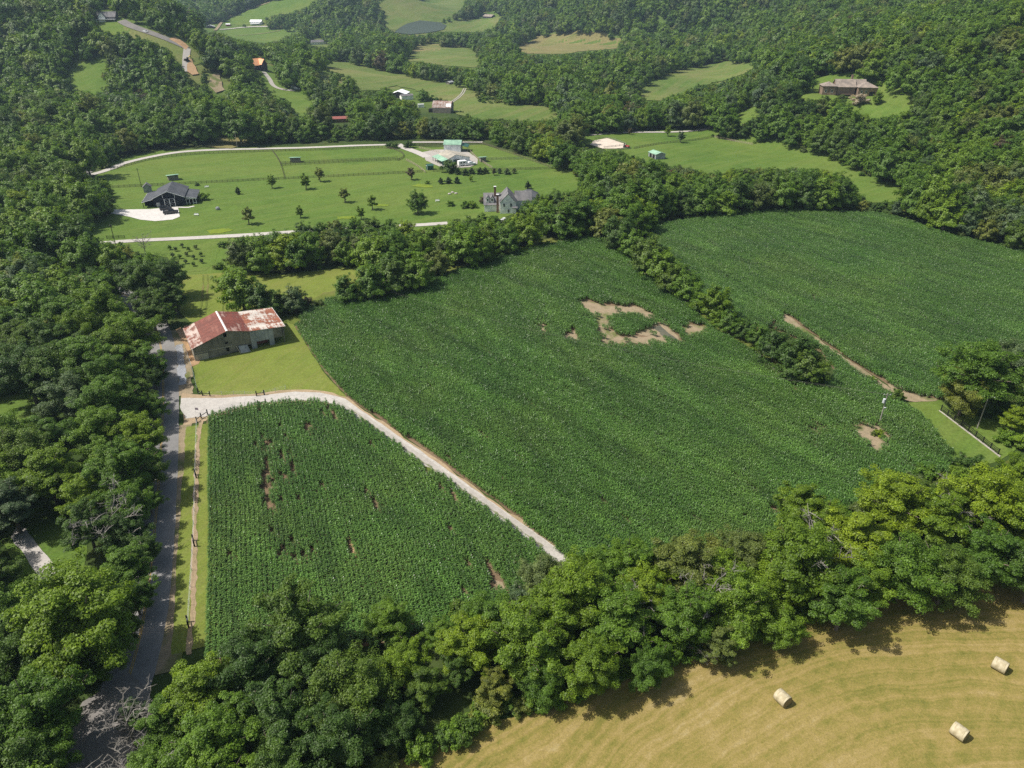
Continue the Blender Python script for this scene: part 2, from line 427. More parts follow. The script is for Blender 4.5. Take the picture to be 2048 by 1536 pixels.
# outlines read off the photograph (its 2048 x 1536 pixels), turned into places on the land
PX = {}
PX['corn_main'] = [(590,652),(622,618),(690,592),(800,568),(900,548),(975,528),(1040,508),(1100,492),(1160,480),(1215,480),(1262,512),(1330,575),(1400,640),(1430,665),(1500,705),(1560,742),(1592,762),(1640,772),(1665,768),(1672,745),(1640,705),(1600,680),(1548,660),(1556,640),(1634,690),(1695,733),(1754,775),(1803,812),(1842,838),(1872,872),(1895,905),(1903,940),(1850,965),(1760,985),(1650,1035),(1560,1075),(1400,1120),(1250,1140),(1150,1140),(1108,1098),(1000,1008),(900,938),(830,888),(760,838),(700,800),(650,745),(620,700)]
PX['corn_far'] = [(1300,457),(1400,440),(1500,427),(1590,421),(1680,428),(1745,430),(1800,440),(1900,475),(2048,508),(2260,560),(2300,700),(2150,760),(1985,770),(1900,800),(1850,796),(1792,778),(1757,757),(1700,722),(1640,679),(1572,628),(1550,645),(1528,664),(1488,652),(1450,628),(1402,590),(1352,548),(1312,505),(1285,470)]
PX['corn_near'] = [(414,838),(440,833),(500,818),(590,806),(640,806),(690,822),(760,872),(830,922),(900,970),(1000,1042),(1098,1115),(1090,1160),(1020,1215),(900,1260),(700,1300),(550,1320),(411,1330),(411,1150),(413,1000)]
PX['hay'] = [(700,1570),(800,1520),(870,1490),(1000,1440),(1100,1408),(1200,1370),(1400,1308),(1600,1240),(1800,1185),(2048,1145),(2350,1090),(2700,1300),(2600,1900),(1400,2300),(500,2300),(480,1750)]
PX['barn_lawn'] = [(386,735),(384,700),(400,690),(560,640),(588,650),(620,702),(650,748),(695,797),(640,785),(590,781),(520,790),(430,794),(402,790),(393,770)]
PX['field_behind'] = [(357,553),(380,547),(430,545),(480,548),(560,552),(640,545),(722,535),(725,560),(690,588),(640,604),(600,620),(584,645),(540,622),(440,635),(390,640),(376,625),(372,600)]
PX['big_lawn'] = [(180,462),(186,440),(225,425),(232,385),(218,362),(215,345),(235,322),(330,303),(450,300),(545,297),(700,292),(795,292),(860,298),(960,292),(1012,306),(1065,322),(1105,335),(1160,355),(1150,378),(1080,392),(1050,412),(990,435),(955,430),(890,446),(720,452),(560,465),(470,475),(215,486),(190,478)]
PX['lawn_upper'] = [(235,330),(250,318),(280,312),(340,305),(560,290),(760,287),(840,281),(960,283),(1020,300),(1075,322),(1000,330),(700,330),(300,330)]
PX['orchard'] = [(245,492),(300,488),(420,482),(440,500),(428,528),(410,542),(358,548),(345,525),(330,510)]
PX['right_paddock'] = [(1165,275),(1200,268),(1290,266),(1405,262),(1418,272),(1500,286),(1560,292),(1625,310),(1695,335),(1740,365),(1790,385),(1830,395),(1740,400),(1725,385),(1700,355),(1640,335),(1500,330),(1420,342),(1370,330),(1330,322),(1290,318),(1245,302),(1225,290),(1190,285)]
PX['meadow_mid'] = [(855,178),(900,176),(935,180),(962,208),(1060,212),(1108,217),(1115,238),(1060,240),(1000,235),(960,238),(935,225),(920,215),(905,207),(885,190)]
PX['meadow_left'] = [(640,122),(690,125),(730,135),(830,158),(895,172),(940,180),(925,200),(880,196),(850,178),(790,168),(745,178),(725,180),(700,150),(660,140)]
PX['meadow_two'] = [(798,122),(830,108),(870,100),(915,95),(940,97),(958,115),(962,125),(945,135),(880,128),(840,122)]
PX['meadow_three'] = [(815,105),(840,93),(885,88),(890,98),(860,102)]
PX['meadow_tan'] = [(1038,92),(1075,76),(1110,74),(1180,77),(1242,84),(1238,95),(1180,100),(1120,107),(1060,107),(1042,100)]
PX['meadow_slope'] = [(1278,180),(1300,165),(1350,146),(1400,135),(1440,125),(1512,126),(1490,145),(1410,165),(1350,185),(1320,200),(1290,198)]
PX['hill_house_lawn'] = [(1590,200),(1596,172),(1640,160),(1700,160),(1722,172),(1735,215),(1690,222),(1600,212)]
PX['hill_lawn'] = [(1700,190),(1700,178),(1720,173),(1770,180),(1790,195),(1822,212),(1815,222),(1760,230),(1730,228),(1725,205)]
PX['hill_lawn_low'] = [(1468,232),(1490,218),(1525,203),(1532,215),(1515,235),(1490,242)]
PX['lawn_track'] = [(1215,172),(1260,170),(1258,176),(1225,180)]
PX['far_pasture'] = [(752,-5),(930,-12),(926,15),(900,30),(870,45),(845,48),(800,58),(778,58),(768,40),(775,28),(762,12)]
PX['far_pasture_right'] = [(880,62),(905,45),(950,38),(995,40),(990,52),(960,62),(915,62)]
PX['west_pasture'] = [(448,45),(480,30),(520,15),(555,2),(600,-8),(640,-12),(612,10),(580,22),(540,28),(520,40),(480,48)]
PX['west_pasture_low'] = [(448,68),(468,57),(510,55),(555,60),(580,66),(560,78),(530,86),(500,82),(470,76)]
PX['ridge_clearing'] = [(130,142),(160,128),(200,118),(208,125),(196,150),(208,178),(180,182),(152,178),(145,160)]
PX['ridge_lawn'] = [(192,47),(215,44),(240,50),(242,62),(225,62),(200,56)]
PX['roadside_strip'] = [(250,52),(290,68),(330,82),(372,105),(378,120),(362,128),(345,100),(300,78),(270,66)]
PX['cabin_lawn'] = [(530,150),(545,152),(560,172),(590,182),(615,188),(622,205),(605,230),(590,228),(588,200),(545,192),(535,175)]
PX['left_lawn'] = [(-80,800),(0,790),(40,792),(66,800),(72,815),(50,830),(0,828),(-80,835)]
PX['drive_lawn'] = [(5,1080),(20,1040),(62,1015),(110,1020),(165,1040),(175,1100),(170,1160),(85,1185),(40,1140)]
PX['lane_verge'] = [(206,489),(300,485),(480,478),(720,459),(893,451),(893,470),(720,482),(580,500),(450,545),(352,552),(335,515),(240,500)]
PX['right_lawn'] = [(1815,806),(1880,800),(1900,818),(1960,835),(2048,850),(2200,870),(2200,900),(2048,890),(1990,925),(1905,948),(1895,905),(1872,868),(1845,832)]
PX['utility_clearing'] = [(436,276),(480,272),(488,285),(460,292),(440,290)]
W = {k: GP(v) for k, v in PX.items()}

def grow(P, d):
    """an outline pushed outwards by d, so that grass runs on under the trees at its edge"""
    P = [Vector(p) for p in P]; n = len(P); A = .5*sum(P[i].x*P[(i+1) % n].y-P[(i+1) % n].x*P[i].y for i in range(n)); s = 1 if A > 0 else -1; out = []
    for i in range(n):
        a, b, c = P[i-1], P[i], P[(i+1) % n]; e1 = (b-a).normalized(); e2 = (c-b).normalized(); nn = Vector((e1.y+e2.y, -e1.x-e2.x))*s
        if nn.length > .3: nn = nn.normalized()
        out.append(tuple(b+nn*d))
    return out
GROW = {'big_lawn': 4, 'right_paddock': 9, 'left_lawn': 3, 'field_behind': 2}
def sheet(name, key, mat, zoff, grid=5, rough=(3, .4), **k):
    d = GROW.get(key, 9 if W[key][0][1] > 400 else 0)
    if d: return drape(name, grow(W[key], d), M[mat], zoff, grid, rough, seed=len(key), **k)
    return drape(name, W[key], M[mat], zoff, grid, rough, seed=len(key), **k)
sheet('corn_soil', 'corn_main', 'soil', .05, 5, (2, .2)); sheet('corn_soil', 'corn_far', 'soil', .06, 5, (2, .3)); sheet('corn_soil', 'corn_near', 'soil', .05, 5, (2, .15))
sheet('hay_field', 'hay', 'hay', .06, 5, (2, .35))
sheet('barn_lawn', 'barn_lawn', 'lawn_dry', .09, 4, (2, .15)); sheet('field', 'field_behind', 'lawn_dry', .06, 4, (2, .4))
sheet('lawn', 'big_lawn', 'lawn', .10, 5, (4, .6))
sheet('lawn', 'lane_verge', 'lawn', .07, 4, (4, .8)); sheet('lawn', 'orchard', 'lawn', .11, 4, (4, .6)); sheet('pasture', 'right_paddock', 'lawn', .15, 5, (5, .8))
for k_ in ('meadow_mid', 'hill_lawn', 'hill_house_lawn', 'hill_lawn_low', 'lawn_track', 'west_pasture', 'west_pasture_low', 'ridge_clearing', 'ridge_lawn', 'roadside_strip', 'cabin_lawn', 'far_pasture_right'):
    sheet('pasture', k_, 'lawn' if 'lawn' in k_ or 'west' in k_ or 'ridge' in k_ else 'pasture', .4, 5, (6, 2.6))
for k_ in ('meadow_left', 'meadow_slope', 'far_pasture', 'meadow_two'): sheet('meadow', k_, 'pasture', .45, 6, (7, 3.2))
for k_ in ('meadow_three', 'meadow_tan', 'utility_clearing'): sheet('meadow', k_, 'meadow_tan', .45, 6, (7, 3.2))
sheet('lawn', 'left_lawn', 'lawn', .06, 4); sheet('lawn', 'drive_lawn', 'lawn', .06, 4); sheet('lawn', 'right_lawn', 'lawn', .08, 4, (2, .15))

# strips of rough grass under the hedgerow and along the woods' edges
HEDGE = [(1232,470),(1262,510),(1330,572),(1400,640),(1440,668),(1510,708),(1570,745),(1620,768),(1650,765)]
ribbon('grass_verge', GP(HEDGE), 4.5, M['margin_grass'], .09, 2, edge=.5, off=1.2)
ribbon('grass_verge', GP([(588,648),(622,614),(690,588),(800,565),(900,545),(975,524),(1040,505),(1140,480)]), 7, M['margin_grass'], .08, 2, edge=.8, off=2.5)
MEADOW_EDGE = GP([(870,560),(930,540),(990,520),(1050,500),(1070,490),(1020,498),(960,515),(900,530)])
drape('weedy_ground', MEADOW_EDGE, M['margin_grass'], .12, 4, (2, .5), 3)
M['sandy_soil'] = ground_mat('sandy_soil', (.26, .19, .115), (.34, .255, .165), (.20, .17, .085), .12, .6, 5, .06)
M['gravel_mid'] = ground_mat('gravel_mid', (.36, .335, .31), (.44, .41, .38), (.39, .37, .34), .1, 1.0, 8, .03)
# ---------------------------------------------------------------- roads, drives, bare patches
ROAD_PX = [(150,1640),(205,1500),(243,1400),(277,1330),(292,1220),(304,1120),(312,1040),(318,960),(322,900),(325,850),(327,800),(327,750),(324,700),(316,660),(300,628),(270,598),(220,575),(150,562),(60,552),(-60,548)]
ROAD = resample([G(*p) for p in ROAD_PX], 2.0)
ribbon('road', ROAD, 6.7, M['asphalt'], .10, 2, nacross=5, edge=.06)
for s in (-.13, .13): ribbon('road_marking', ROAD, .11, M['road_yellow'], .106, 1.5, off=s, nacross=2)
JUNC = GP([(215,1375),(255,1345),(300,1380),(300,1450),(270,1640),(120,1640),(140,1450),(165,1405)])
drape('road_junction', JUNC, M['old_asphalt'], .108, 4, (2, .15), 5)
# bare shoulder right of the road, with the stone-filled ditch near the barn
ribbon('road_shoulder', GP([(335,1345),(348,1200),(358,1080),(364,980),(366,900),(367,850)]), 3.6, M['bare_soil'], .088, 1.5, edge=.3)
ribbon('grass_verge', GP([(385,1300),(388,1180),(392,1050),(396,940),(400,850)]), 5.6, M['lawn_dry'], .094, 1.5, edge=.2)
ribbon('worn_path', GP([(378,1310),(388,1180),(390,1050),(393,940),(397,860),(402,838)]), .8, M['sandy_soil'], .12, 1.0, edge=.25)
ribbon('road_shoulder', GP([(372,790),(368,740),(362,690),(352,660)]), 4.5, M['bare_soil'], .085, 1.5, edge=.4, off=.6)
ribbon('stone_ditch', GP([(366,770),(362,730),(358,690)]), 1.7, M['stone_riprap'], .13, 1.0, edge=.3)
# barn surroundings
drape('bare_ground', GP([(352,660),(362,655),(400,712),(398,728),(382,735),(372,700)]), M['orange_soil'], .12, 3, (1.5, .3), 8)
# gravel drive
DRV = GP([(362,797),(400,797),(430,797),(520,792),(590,784),(640,786),(690,798),(740,833),(830,895),(900,945),(1000,1017),(1115,1098),(1150,1130),(1105,1122),(1000,1045),(900,977),(830,925),(760,872),(700,826),(655,806),(600,801),(520,808),(450,822),(412,834),(372,838),(360,815)])
drape('drive_margin', roughen([(p[0], p[1]) for p in GP([(365,786),(400,790),(430,790),(520,787),(560,781),(590,780),(650,783),(695,795),(742,829),(833,892),(903,941),(1002,1013),(1120,1097),(1100,1116),(1000,1046),(900,978),(830,926),(760,873),(700,828),(655,808),(600,804),(520,815),(450,829),(410,843),(366,852)])], 2, .4, 4), M['sandy_soil'], .10, 3, None)
drape('gravel_drive', DRV, M['gravel_pale'], .135, 2.5, (1.5, .12), 2)
ribbon('wheel_track', GP([(660,795),(720,835),(800,893),(900,962),(1000,1032),(1100,1105)]), 2.6, M['gravel_grey'], .15, 1.5, edge=.15, wfun=lambda s: 2.5*min(1, .05+s*5))
for o_, w__ in ((0, .35),): ribbon('grass_verge', GP([(700,818),(740,850),(800,893),(900,962),(1000,1032),(1085,1094)]), w__, ground_mat('rut_weeds', (.30, .28, .24), (.20, .20, .13), (.12, .15, .05), .5, 2.5, 6, .05), .165, .8, edge=.22, nacross=3)
ribbon('grass_verge', GP([(800,885),(840,912),(880,935),(910,958)]), .8, M['margin_grass'], .16, 1, edge=.3, off=-2.0)
# dirt strip between the two big corn fields, and its bare end
ribbon('dirt_path', GP([(1562,628),(1590,652),(1638,688),(1697,729),(1755,769),(1800,798)]), 3.0, M['bare_soil'], .12, 1.5, edge=.35)
drape('bare_ground', GP([(1775,770),(1800,764),(1815,767),(1840,784),(1856,796),(1880,799),(1870,803),(1830,805),(1812,802),(1790,785)]), M['bare_soil'], .13, 3, (1.5, .3), 6)
# bare patches in the corn
PATCH = {
 'north': [(1158,600),(1180,604),(1215,612),(1275,614),(1300,625),(1330,650),(1350,668),(1365,685),(1330,682),(1290,672),(1250,660),(1235,640),(1205,662),(1192,650),(1178,632),(1163,620)],
 'mid': [(1195,655),(1225,662),(1245,676),(1300,672),(1345,684),(1300,688),(1250,690),(1200,688)],
 'west': [(1125,678),(1140,662),(1152,664),(1160,680)],
 'slit': [(1079,642),(1086,640),(1092,660),(1089,680),(1081,680)],
 'east': [(1358,655),(1380,650),(1415,652),(1402,664),(1385,672),(1365,668)],
 'pole': [(1697,857),(1762,850),(1777,875),(1776,890),(1752,902),(1725,885)],
 'near_a': [(698,1090),(712,1085),(722,1100),(715,1120),(703,1145),(697,1120)],
 'near_b': [(985,1160),(1005,1165),(1012,1185),(1000,1190)],
 'near_c': [(563,1095),(570,1097),(582,1118),(576,1120)],
}
for i_, (k_, p_) in enumerate(PATCH.items()):
    drape('bare_ground', GP(p_), M['bare_soil'] if k_ != 'near_a' else M['orange_soil'], .10, 2.0, (1.2, .7), i_)
drape('mud', GP([(1305,655),(1320,652),(1345,672),(1358,684),(1335,680)]), ground_mat('wet_mud', (.075, .08, .06), (.10, .10, .075), (.14, .125, .085), .2, .8, 4, .02), .13, 2.5, (1.5, .3), 9)
ISLAND = [(1200,632),(1250,616),(1290,622),(1312,650),(1300,668),(1262,672),(1225,665),(1200,650)]   # corn island inside the bare patch
# paddock drives
ribbon('farm_lane', GP([(175,352),(215,342),(250,325),(320,310),(360,304),(430,300),(560,297),(700,292),(770,290),(800,290)]), 4.0, M['gravel_mid'], .25, 3, edge=.15)
ribbon('farm_lane', GP([(150,322),(185,318),(178,340),(165,348)]), 7, M['old_asphalt'], .22, 3)
ribbon('farm_lane', GP([(795,289),(812,298),(835,305),(855,315)]), 5, M['gravel_mid'], .25, 3)
ribbon('farm_lane', GP([(820,285),(870,285),(930,285),(965,285)]), 4, M['gravel_mid'], .26, 3)
drape('stable_yard', GP([(845,305),(870,300),(930,300),(955,318),(955,328),(940,335),(890,338),(870,330),(852,322)]), M['gravel_grey'], .24, 4, (3, .2), 3)
drape('concrete_apron', GP([(190,424),(228,420),(300,419),(356,414),(360,434),(345,440),(310,443),(280,440),(258,434),(225,428)]), M['concrete'], .2, 4, (3, .05), 3)
ribbon('footpath', GP([(356,415),(375,416),(388,413)]), 1.5, M['concrete'], .21, 2)
ribbon('farm_lane', GP([(200,487),(260,482),(330,479),(400,476),(480,472),(600,464),(720,456),(830,451),(895,447)]), 3.6, M['gravel_mid'], .22, 3, edge=.1)
ribbon('farm_lane', GP([(1125,275),(1170,272),(1230,266),(1290,265),(1345,265),(1390,262),(1420,258)]), 3.6, M['gravel_mid'], .35, 3, edge=.1)
ribbon('farm_lane', GP([(1395,262),(1450,245),(1500,232),(1540,222)]), 3.6, M['gravel_mid'], .35, 3, edge=.1)
for o_ in (-4, -2.6, 2.2, 3.4): ribbon('wheel_track', GP([(432,548),(434,575),(432,600),(430,628)]), .5, M['margin_grass'], .11, 2, edge=.15, off=o_, nacross=2)
drape('riding_arena', GP([(1188,282),(1215,277),(1250,289),(1256,296),(1240,298),(1205,298),(1180,290)]), M['sand'], .3, 4, None)
for o_ in (-.9, .9): ribbon('wheel_track', GP([(902,207),(915,198),(925,188),(930,178)]), .9, M['gravel_grey'], .6, 4, off=o_)
ribbon('farm_lane', GP([(528,145),(540,160),(545,172),(560,180),(590,183)]), 3.5, M['gravel_grey'], .6, 4)
ribbon('ridge_road', GP([(243,43),(256,52),(290,64),(330,78),(375,98)]), 7, M['old_asphalt'], .8, 5)
ribbon('ridge_road', GP([(375,98),(372,120),(372,145)]), 5, M['gravel_grey'], .8, 5)
drape('bare_ground', GP([(338,80),(350,76),(378,95),(372,102)]), M['orange_soil'], .9, 6, (5, 1.2), 2)
drape('bare_ground', GP([(376,118),(385,122),(398,150),(385,152),(375,145)]), M['orange_soil'], .9, 6, (5, 1.2), 3)
drape('bare_ground', GP([(424,152),(440,148),(450,182),(432,188),(420,175)]), M['bare_soil'], .9, 6, (5, 1.2), 4)
ribbon('farm_lane', GP([(430,62),(445,42),(470,28),(510,15),(540,5)]), 4.5, M['bare_soil'], 1.0, 6)
ribbon('farm_lane', GP([(440,60),(480,56),(510,54),(540,54)]), 4.0, M['gravel_mid'], 1.0, 6)
ribbon('farm_lane', GP([(470,72),(500,70),(525,68),(560,62)]), 2.0, M['bare_soil'], 1.0, 6)
drape('pond', GP([(788,66),(800,56),(815,48),(840,42),(880,46),(893,52),(888,60),(860,66),(820,70)]), M['water'], 1.0, 10, None)
drape('gravel_drive', GP([(22,1075),(35,1052),(52,1058),(75,1090),(105,1125),(112,1150),(85,1160),(60,1130)]), M['gravel_mid'], .12, 3, (2, .2), 3)
for i_, p_ in enumerate([(438,463),(690,436),(762,411),(845,372)]):   # unmown yellow-green patches on the lawn
    c = G(*p_); r_ = 3.0-.5*(i_ % 3)
    drape('weed_patch', [(c.x+r_*(1.5+.4*math.sin(3*a+i_))*math.cos(a), c.y+r_*(1+.3*math.sin(2*a+i_))*math.sin(a)) for a in np.linspace(0, 2*math.pi, 14)[:-1]], ground_mat('weedy%d' % i_, (.11, .17, .022), (.16, .21, .024), (.09, .15, .02), .1, .5, 3, .1), .2, 2, (1.0, .7), i_)
# ---------------------------------------------------------------- things repeated by node instances
def hidden_collection(name, objs):
    c = bpy.data.collections.new(name)
    for o in objs: c.objects.link(o)
    return c
def scatter(name, P, rot, scl, idx, coll, **k):
    """one object: meshes of a collection placed at the points P"""
    me = bpy.data.meshes.new(name); me.vertices.add(len(P)); me.vertices.foreach_set('co', np.asarray(P, np.float32).ravel())
    a = me.attributes.new('rot', 'FLOAT_VECTOR', 'POINT'); a.data.foreach_set('vector', np.asarray(rot, np.float32).ravel())
    a = me.attributes.new('scl', 'FLOAT_VECTOR', 'POINT'); a.data.foreach_set('vector', np.asarray(scl, np.float32).ravel())
    a = me.attributes.new('idx', 'INT', 'POINT'); a.data.foreach_set('value', np.asarray(idx, np.int32))
    o = tag(link(name, me), **k)
    g = bpy.data.node_groups.new(name+'_nodes', 'GeometryNodeTree')
    g.interface.new_socket('Geometry', in_out='INPUT', socket_type='NodeSocketGeometry')
    g.interface.new_socket('Geometry', in_out='OUTPUT', socket_type='NodeSocketGeometry')
    n = g.nodes; i = n.new('NodeGroupInput'); ou = n.new('NodeGroupOutput')
    ip = n.new('GeometryNodeInstanceOnPoints'); ci = n.new('GeometryNodeCollectionInfo')
    ci.inputs[0].default_value = coll; ci.inputs['Separate Children'].default_value = True; ci.inputs['Reset Children'].default_value = True
    ip.inputs['Pick Instance'].default_value = True
    def attr(nm, ty):
        q = n.new('GeometryNodeInputNamedAttribute'); q.data_type = ty; q.inputs[0].default_value = nm
        return q.outputs[0]
    L = g.links.new
    L(i.outputs[0], ip.inputs['Points']); L(ci.outputs[0], ip.inputs['Instance'])
    L(attr('idx', 'INT'), ip.inputs['Instance Index'])
    L(attr('rot', 'FLOAT_VECTOR'), ip.inputs['Rotation']); L(attr('scl', 'FLOAT_VECTOR'), ip.inputs['Scale'])
    L(ip.outputs[0], ou.inputs[0])
    md = o.modifiers.new('scatter', 'NODES'); md.node_group = g
    return o

# ---------------------------------------------------------------- corn
def corn_segment(seed, length=2.28, plants=12, nseg=3):
    rs = np.random.RandomState(seed); V = []; F = []
    for p in range(plants):
        x = (p+.5+rs.uniform(-.45, .45))/plants*length-length/2; y = rs.uniform(-.05, .05); h = rs.uniform(1.2, 1.85)
        a0 = rs.uniform(0, math.pi)
        r = .018; b = len(V)
        V += [(x-r, y, 0), (x+r, y, 0), (x, y, h)]; F.append((b, b+1, b+2, b+2))
        nl = 8
        for k in range(nl):
            a = a0+math.pi*k+rs.normal(0, .75); z = h*.45+(h*.5)*k/(nl-1); L = (.80-.28*abs(k/(nl-1)-.45)*1.6)*rs.uniform(.8, 1.15)
            if k == nl-1: L *= .6
            lift = rs.uniform(.35, .7)*(1 if k < nl-2 else 1.3); wd = .058*rs.uniform(.85, 1.2)
            ca, sa_ = math.cos(a), math.sin(a); prof = [(0, 0), (.33, .30), (.68, .26), (1.0, -.12)] if nseg == 3 else [(0, 0), (.5, .32), (1.0, -.05)]
            b = len(V)
            for j, (t, zz) in enumerate(prof):
                wj = wd*[.7, 1.0, .8, .1][j] if nseg == 3 else wd*[.8, 1.1, .1][j]
                px = x+ca*L*t*.85; py = y+sa_*L*t*.85; pz = z+L*zz*lift*1.6-(.06 if j == len(prof)-1 else 0)
                V += [(px-sa_*wj, py+ca*wj, pz), (px+sa_*wj, py-ca*wj, pz)]
            for j in range(len(prof)-1): F.append((b+2*j, b+2*j+1, b+2*j+3, b+2*j+2))
    F = [f if f[2] != f[3] else f[:3] for f in F]
    me = bpy.data.meshes.new('corn_row'); me.from_pydata(V, [], F); me.materials.append(M['corn']); me.update()
    return bpy.data.objects.new('corn_row_%02d' % seed, me)
CORN = hidden_collection('corn_rows', [corn_segment(s) for s in range(8)])
def fbm(x, y, s, seed=0):
    """cheap smooth noise, about -1..1"""
    r = np.random.RandomState(seed); v = 0
    for o in range(4):
        for _ in range(3):
            a = r.uniform(0, 6.28); k = (2**o)/s; v = v+np.sin((x*math.cos(a)+y*math.sin(a))*k*6.28+r.uniform(0, 6.28))/(1.6**o)
    return v/4.5
def poly_area(P): return .5*sum(a[0]*b[1]-b[0]*a[1] for a, b in zip(P, P[1:]+P[:1]))
def corn_field(name, outline, holes, ang, seed, label, gap=.03, sc0=1.0):
    rs = np.random.RandomState(seed); A = np.array([p[:2] for p in outline]); L = 2.28; R = .762
    c, s = math.cos(ang), math.sin(ang); U = A@np.array([[c, -s], [s, c]])
    u0, v0 = U.min(0); u1, v1 = U.max(0)
    uu, vv = np.meshgrid(np.arange(u0, u1, L), np.arange(v0, v1, R)); uu = uu+rs.uniform(0, L, (vv.shape[0], 1)); uu = uu.ravel(); vv = vv.ravel()
    x = uu*c-vv*s; y = uu*s+vv*c
    wob = fbm(x, y, 120, 5)*.8; x = x-s*wob; y = y+c*wob
    ok = inpoly(x, y, [tuple(p) for p in A])
    for hpoly, keep in holes:
        H_ = [tuple(p) for p in hpoly]; jx, jy = rs.normal(0, .6, x.shape), rs.normal(0, .6, x.shape); ins = inpoly(x+jx, y+jy, H_)
        if abs(poly_area(H_)) > 12: ins |= inpoly(x+jx, y+jy+1.5, H_) | inpoly(x+jx, y+jy+.8, H_)
        ins &= rs.rand(len(x)) > .035
        ok &= ~ins if not keep else ok
    for hpoly, keep in holes:
        if keep: ok |= inpoly(x+rs.normal(0, .7, x.shape), y+rs.normal(0, .7, x.shape), [tuple(p) for p in hpoly])
    x, y = x[ok], y[ok]
    px, py, zc = PR(x, y, HT(x, y)); vis = (px > -150) & (px < 2200) & (py < 1800); x, y = x[vis], y[vis]
    thin = fbm(x, y, 45, seed+3); lane = (np.mod(-x*s+y*c, 27.4) < .5)&(fbm(x, y, 60, seed+8) > -.1)
    keep = rs.rand(len(x)) > np.clip(gap+(thin < -.75)*.10+lane*.45, 0, .9); x, y, thin = x[keep], y[keep], thin[keep]
    n = len(x); z = HT(x, y)+.02
    rot = np.zeros((n, 3)); rot[:, 2] = ang+rs.choice([0, math.pi], n)+rs.normal(0, .012, n)
    h = sc0*(1+.10*thin+.06*fbm(x, y, 14, 9))*rs.uniform(.97, 1.03, n)
    scl = np.column_stack([np.ones(n), np.ones(n)*rs.uniform(.95, 1.1, n), h])
    print(name, n)
    return scatter(name, np.column_stack([x, y, z]), rot, scl, rs.randint(0, 8, n), CORN, kind='stuff', label=label)
ISLAND = [(1214,642),(1250,631),(1290,636),(1306,652),(1298,663),(1262,667),(1232,661),(1214,652)]
holes = [(GP(p), False) for p in PATCH.values()]+[(GP(ISLAND), True)]
for p_ in ([(530,870),(534,870),(549,1060),(544,1060)], [(546,1060),(550,1060),(556,1100),(551,1100)], [(572,1060),(577,1060),(607,1168),(600,1168)], [(560,900),(563,900),(570,960),(567,960)], [(606,1080),(610,1080),(628,1165),(622,1165)], [(975,1140),(980,1138),(992,1165),(986,1166)], [(738,985),(742,985),(770,1040),(766,1040)],
           [(1470,1050),(1560,1022),(1562,1027),(1472,1056)], [(1500,706),(1503,702),(1600,790),(1597,793)], [(1812,915),(1816,915),(1814,948),(1809,948)], [(1826,915),(1830,915),(1830,948),(1825,948)], [(1590,860),(1690,855),(1690,860),(1590,865)]): holes.append((GP(p_), False))
p_near = G(413, 838); p_far = G(411, 1290)
ANG_N = math.atan2(p_near.y-p_far.y, p_near.x-p_far.x)
a_, b_ = G(760, 860), G(1100, 1105); ANG_M = math.atan2(b_.y-a_.y, b_.x-a_.x)
a_, b_ = G(1565, 628), G(1790, 775); ANG_F = math.atan2(b_.y-a_.y, b_.x-a_.x)
lane = lambda pts, w: [p for p in pts]
corn_field('corn_crop', W['corn_main'], holes, ANG_M, 1, 'large central corn field between the gravel drive and the hedgerow', .006)
corn_field('corn_crop', W['corn_far'], holes, ANG_F, 2, 'far right corn field behind the hedgerow and the dirt path', .006)
corn_field('corn_crop', W['corn_near'], holes, ANG_N, 3, 'lower left corn field in straight rows beside the road', .012, .95)
# ---------------------------------------------------------------- buildings
def paint(name, c, rough=.6, var=.06, scale=1.2): return simple(name, c, rough, .3, var, scale)
def plank_mat(name, c, var=.35, sx=5.0):
    m, t, b = newmat(name, .9, .15); p = objc(t); oi = t.nodes.new('ShaderNodeObjectInfo')
    n = noise(t, 1.0, 4, .65, mapping(t, p, (sx, sx, .35))); n2 = noise(t, .35, 4, .6, p)
    a = tuple(x*(1-var) for x in c); d = tuple(min(1, x*(1+var)) for x in c)
    c1 = ramp(t, n, [(.3, a), (.7, d)]); c2 = ramp(t, n2, [(.35, (.7, .72, .72)), (.65, (1.2, 1.18, 1.12))])
    t.links.new(mix(t, 1.0, c1, c2, 'MULTIPLY'), b.inputs['Base Color']); return m
def rust_mat(name, pale, rust, th, w=.12, sc=(.55, .16, .55), streak=1.0):
    """corrugated sheet: rust over pale metal, streaked down the slope"""
    m, t, b = newmat(name, .62, .35); p = objc(t)
    n = noise(t, 1.0, 5, .62, mapping(t, p, sc)); n2 = noise(t, 1.0, 5, .7, mapping(t, p, (1.6, .22, 1.6)))
    f = math_(t, 'ADD', math_(t, 'MULTIPLY', n, .62), math_(t, 'MULTIPLY', n2, .38))
    r2 = tuple(x*.72 for x in rust); c = ramp(t, f, [(th-w, rust), (th-w*.4, r2), (th, tuple((x+y)/2 for x, y in zip(pale, rust))), (th+w*.5, pale)])
    w_ = t.nodes.new('ShaderNodeTexWave'); w_.inputs['Scale'].default_value = 2.2; w_.inputs['Distortion'].default_value = 0; w_.bands_direction = 'Y'
    t.links.new(p, w_.inputs['Vector']); oi = t.nodes.new('ShaderNodeObjectInfo')
    r = ramp(t, oi.outputs['Random'], [(0, (.86, .86, .86)), (1, (1.12, 1.12, 1.12))]); c = mix(t, 1.0, c, r, 'MULTIPLY')
    t.links.new(c, b.inputs['Base Color']); bump(t, b, w_.outputs[1], .5, .05); return m
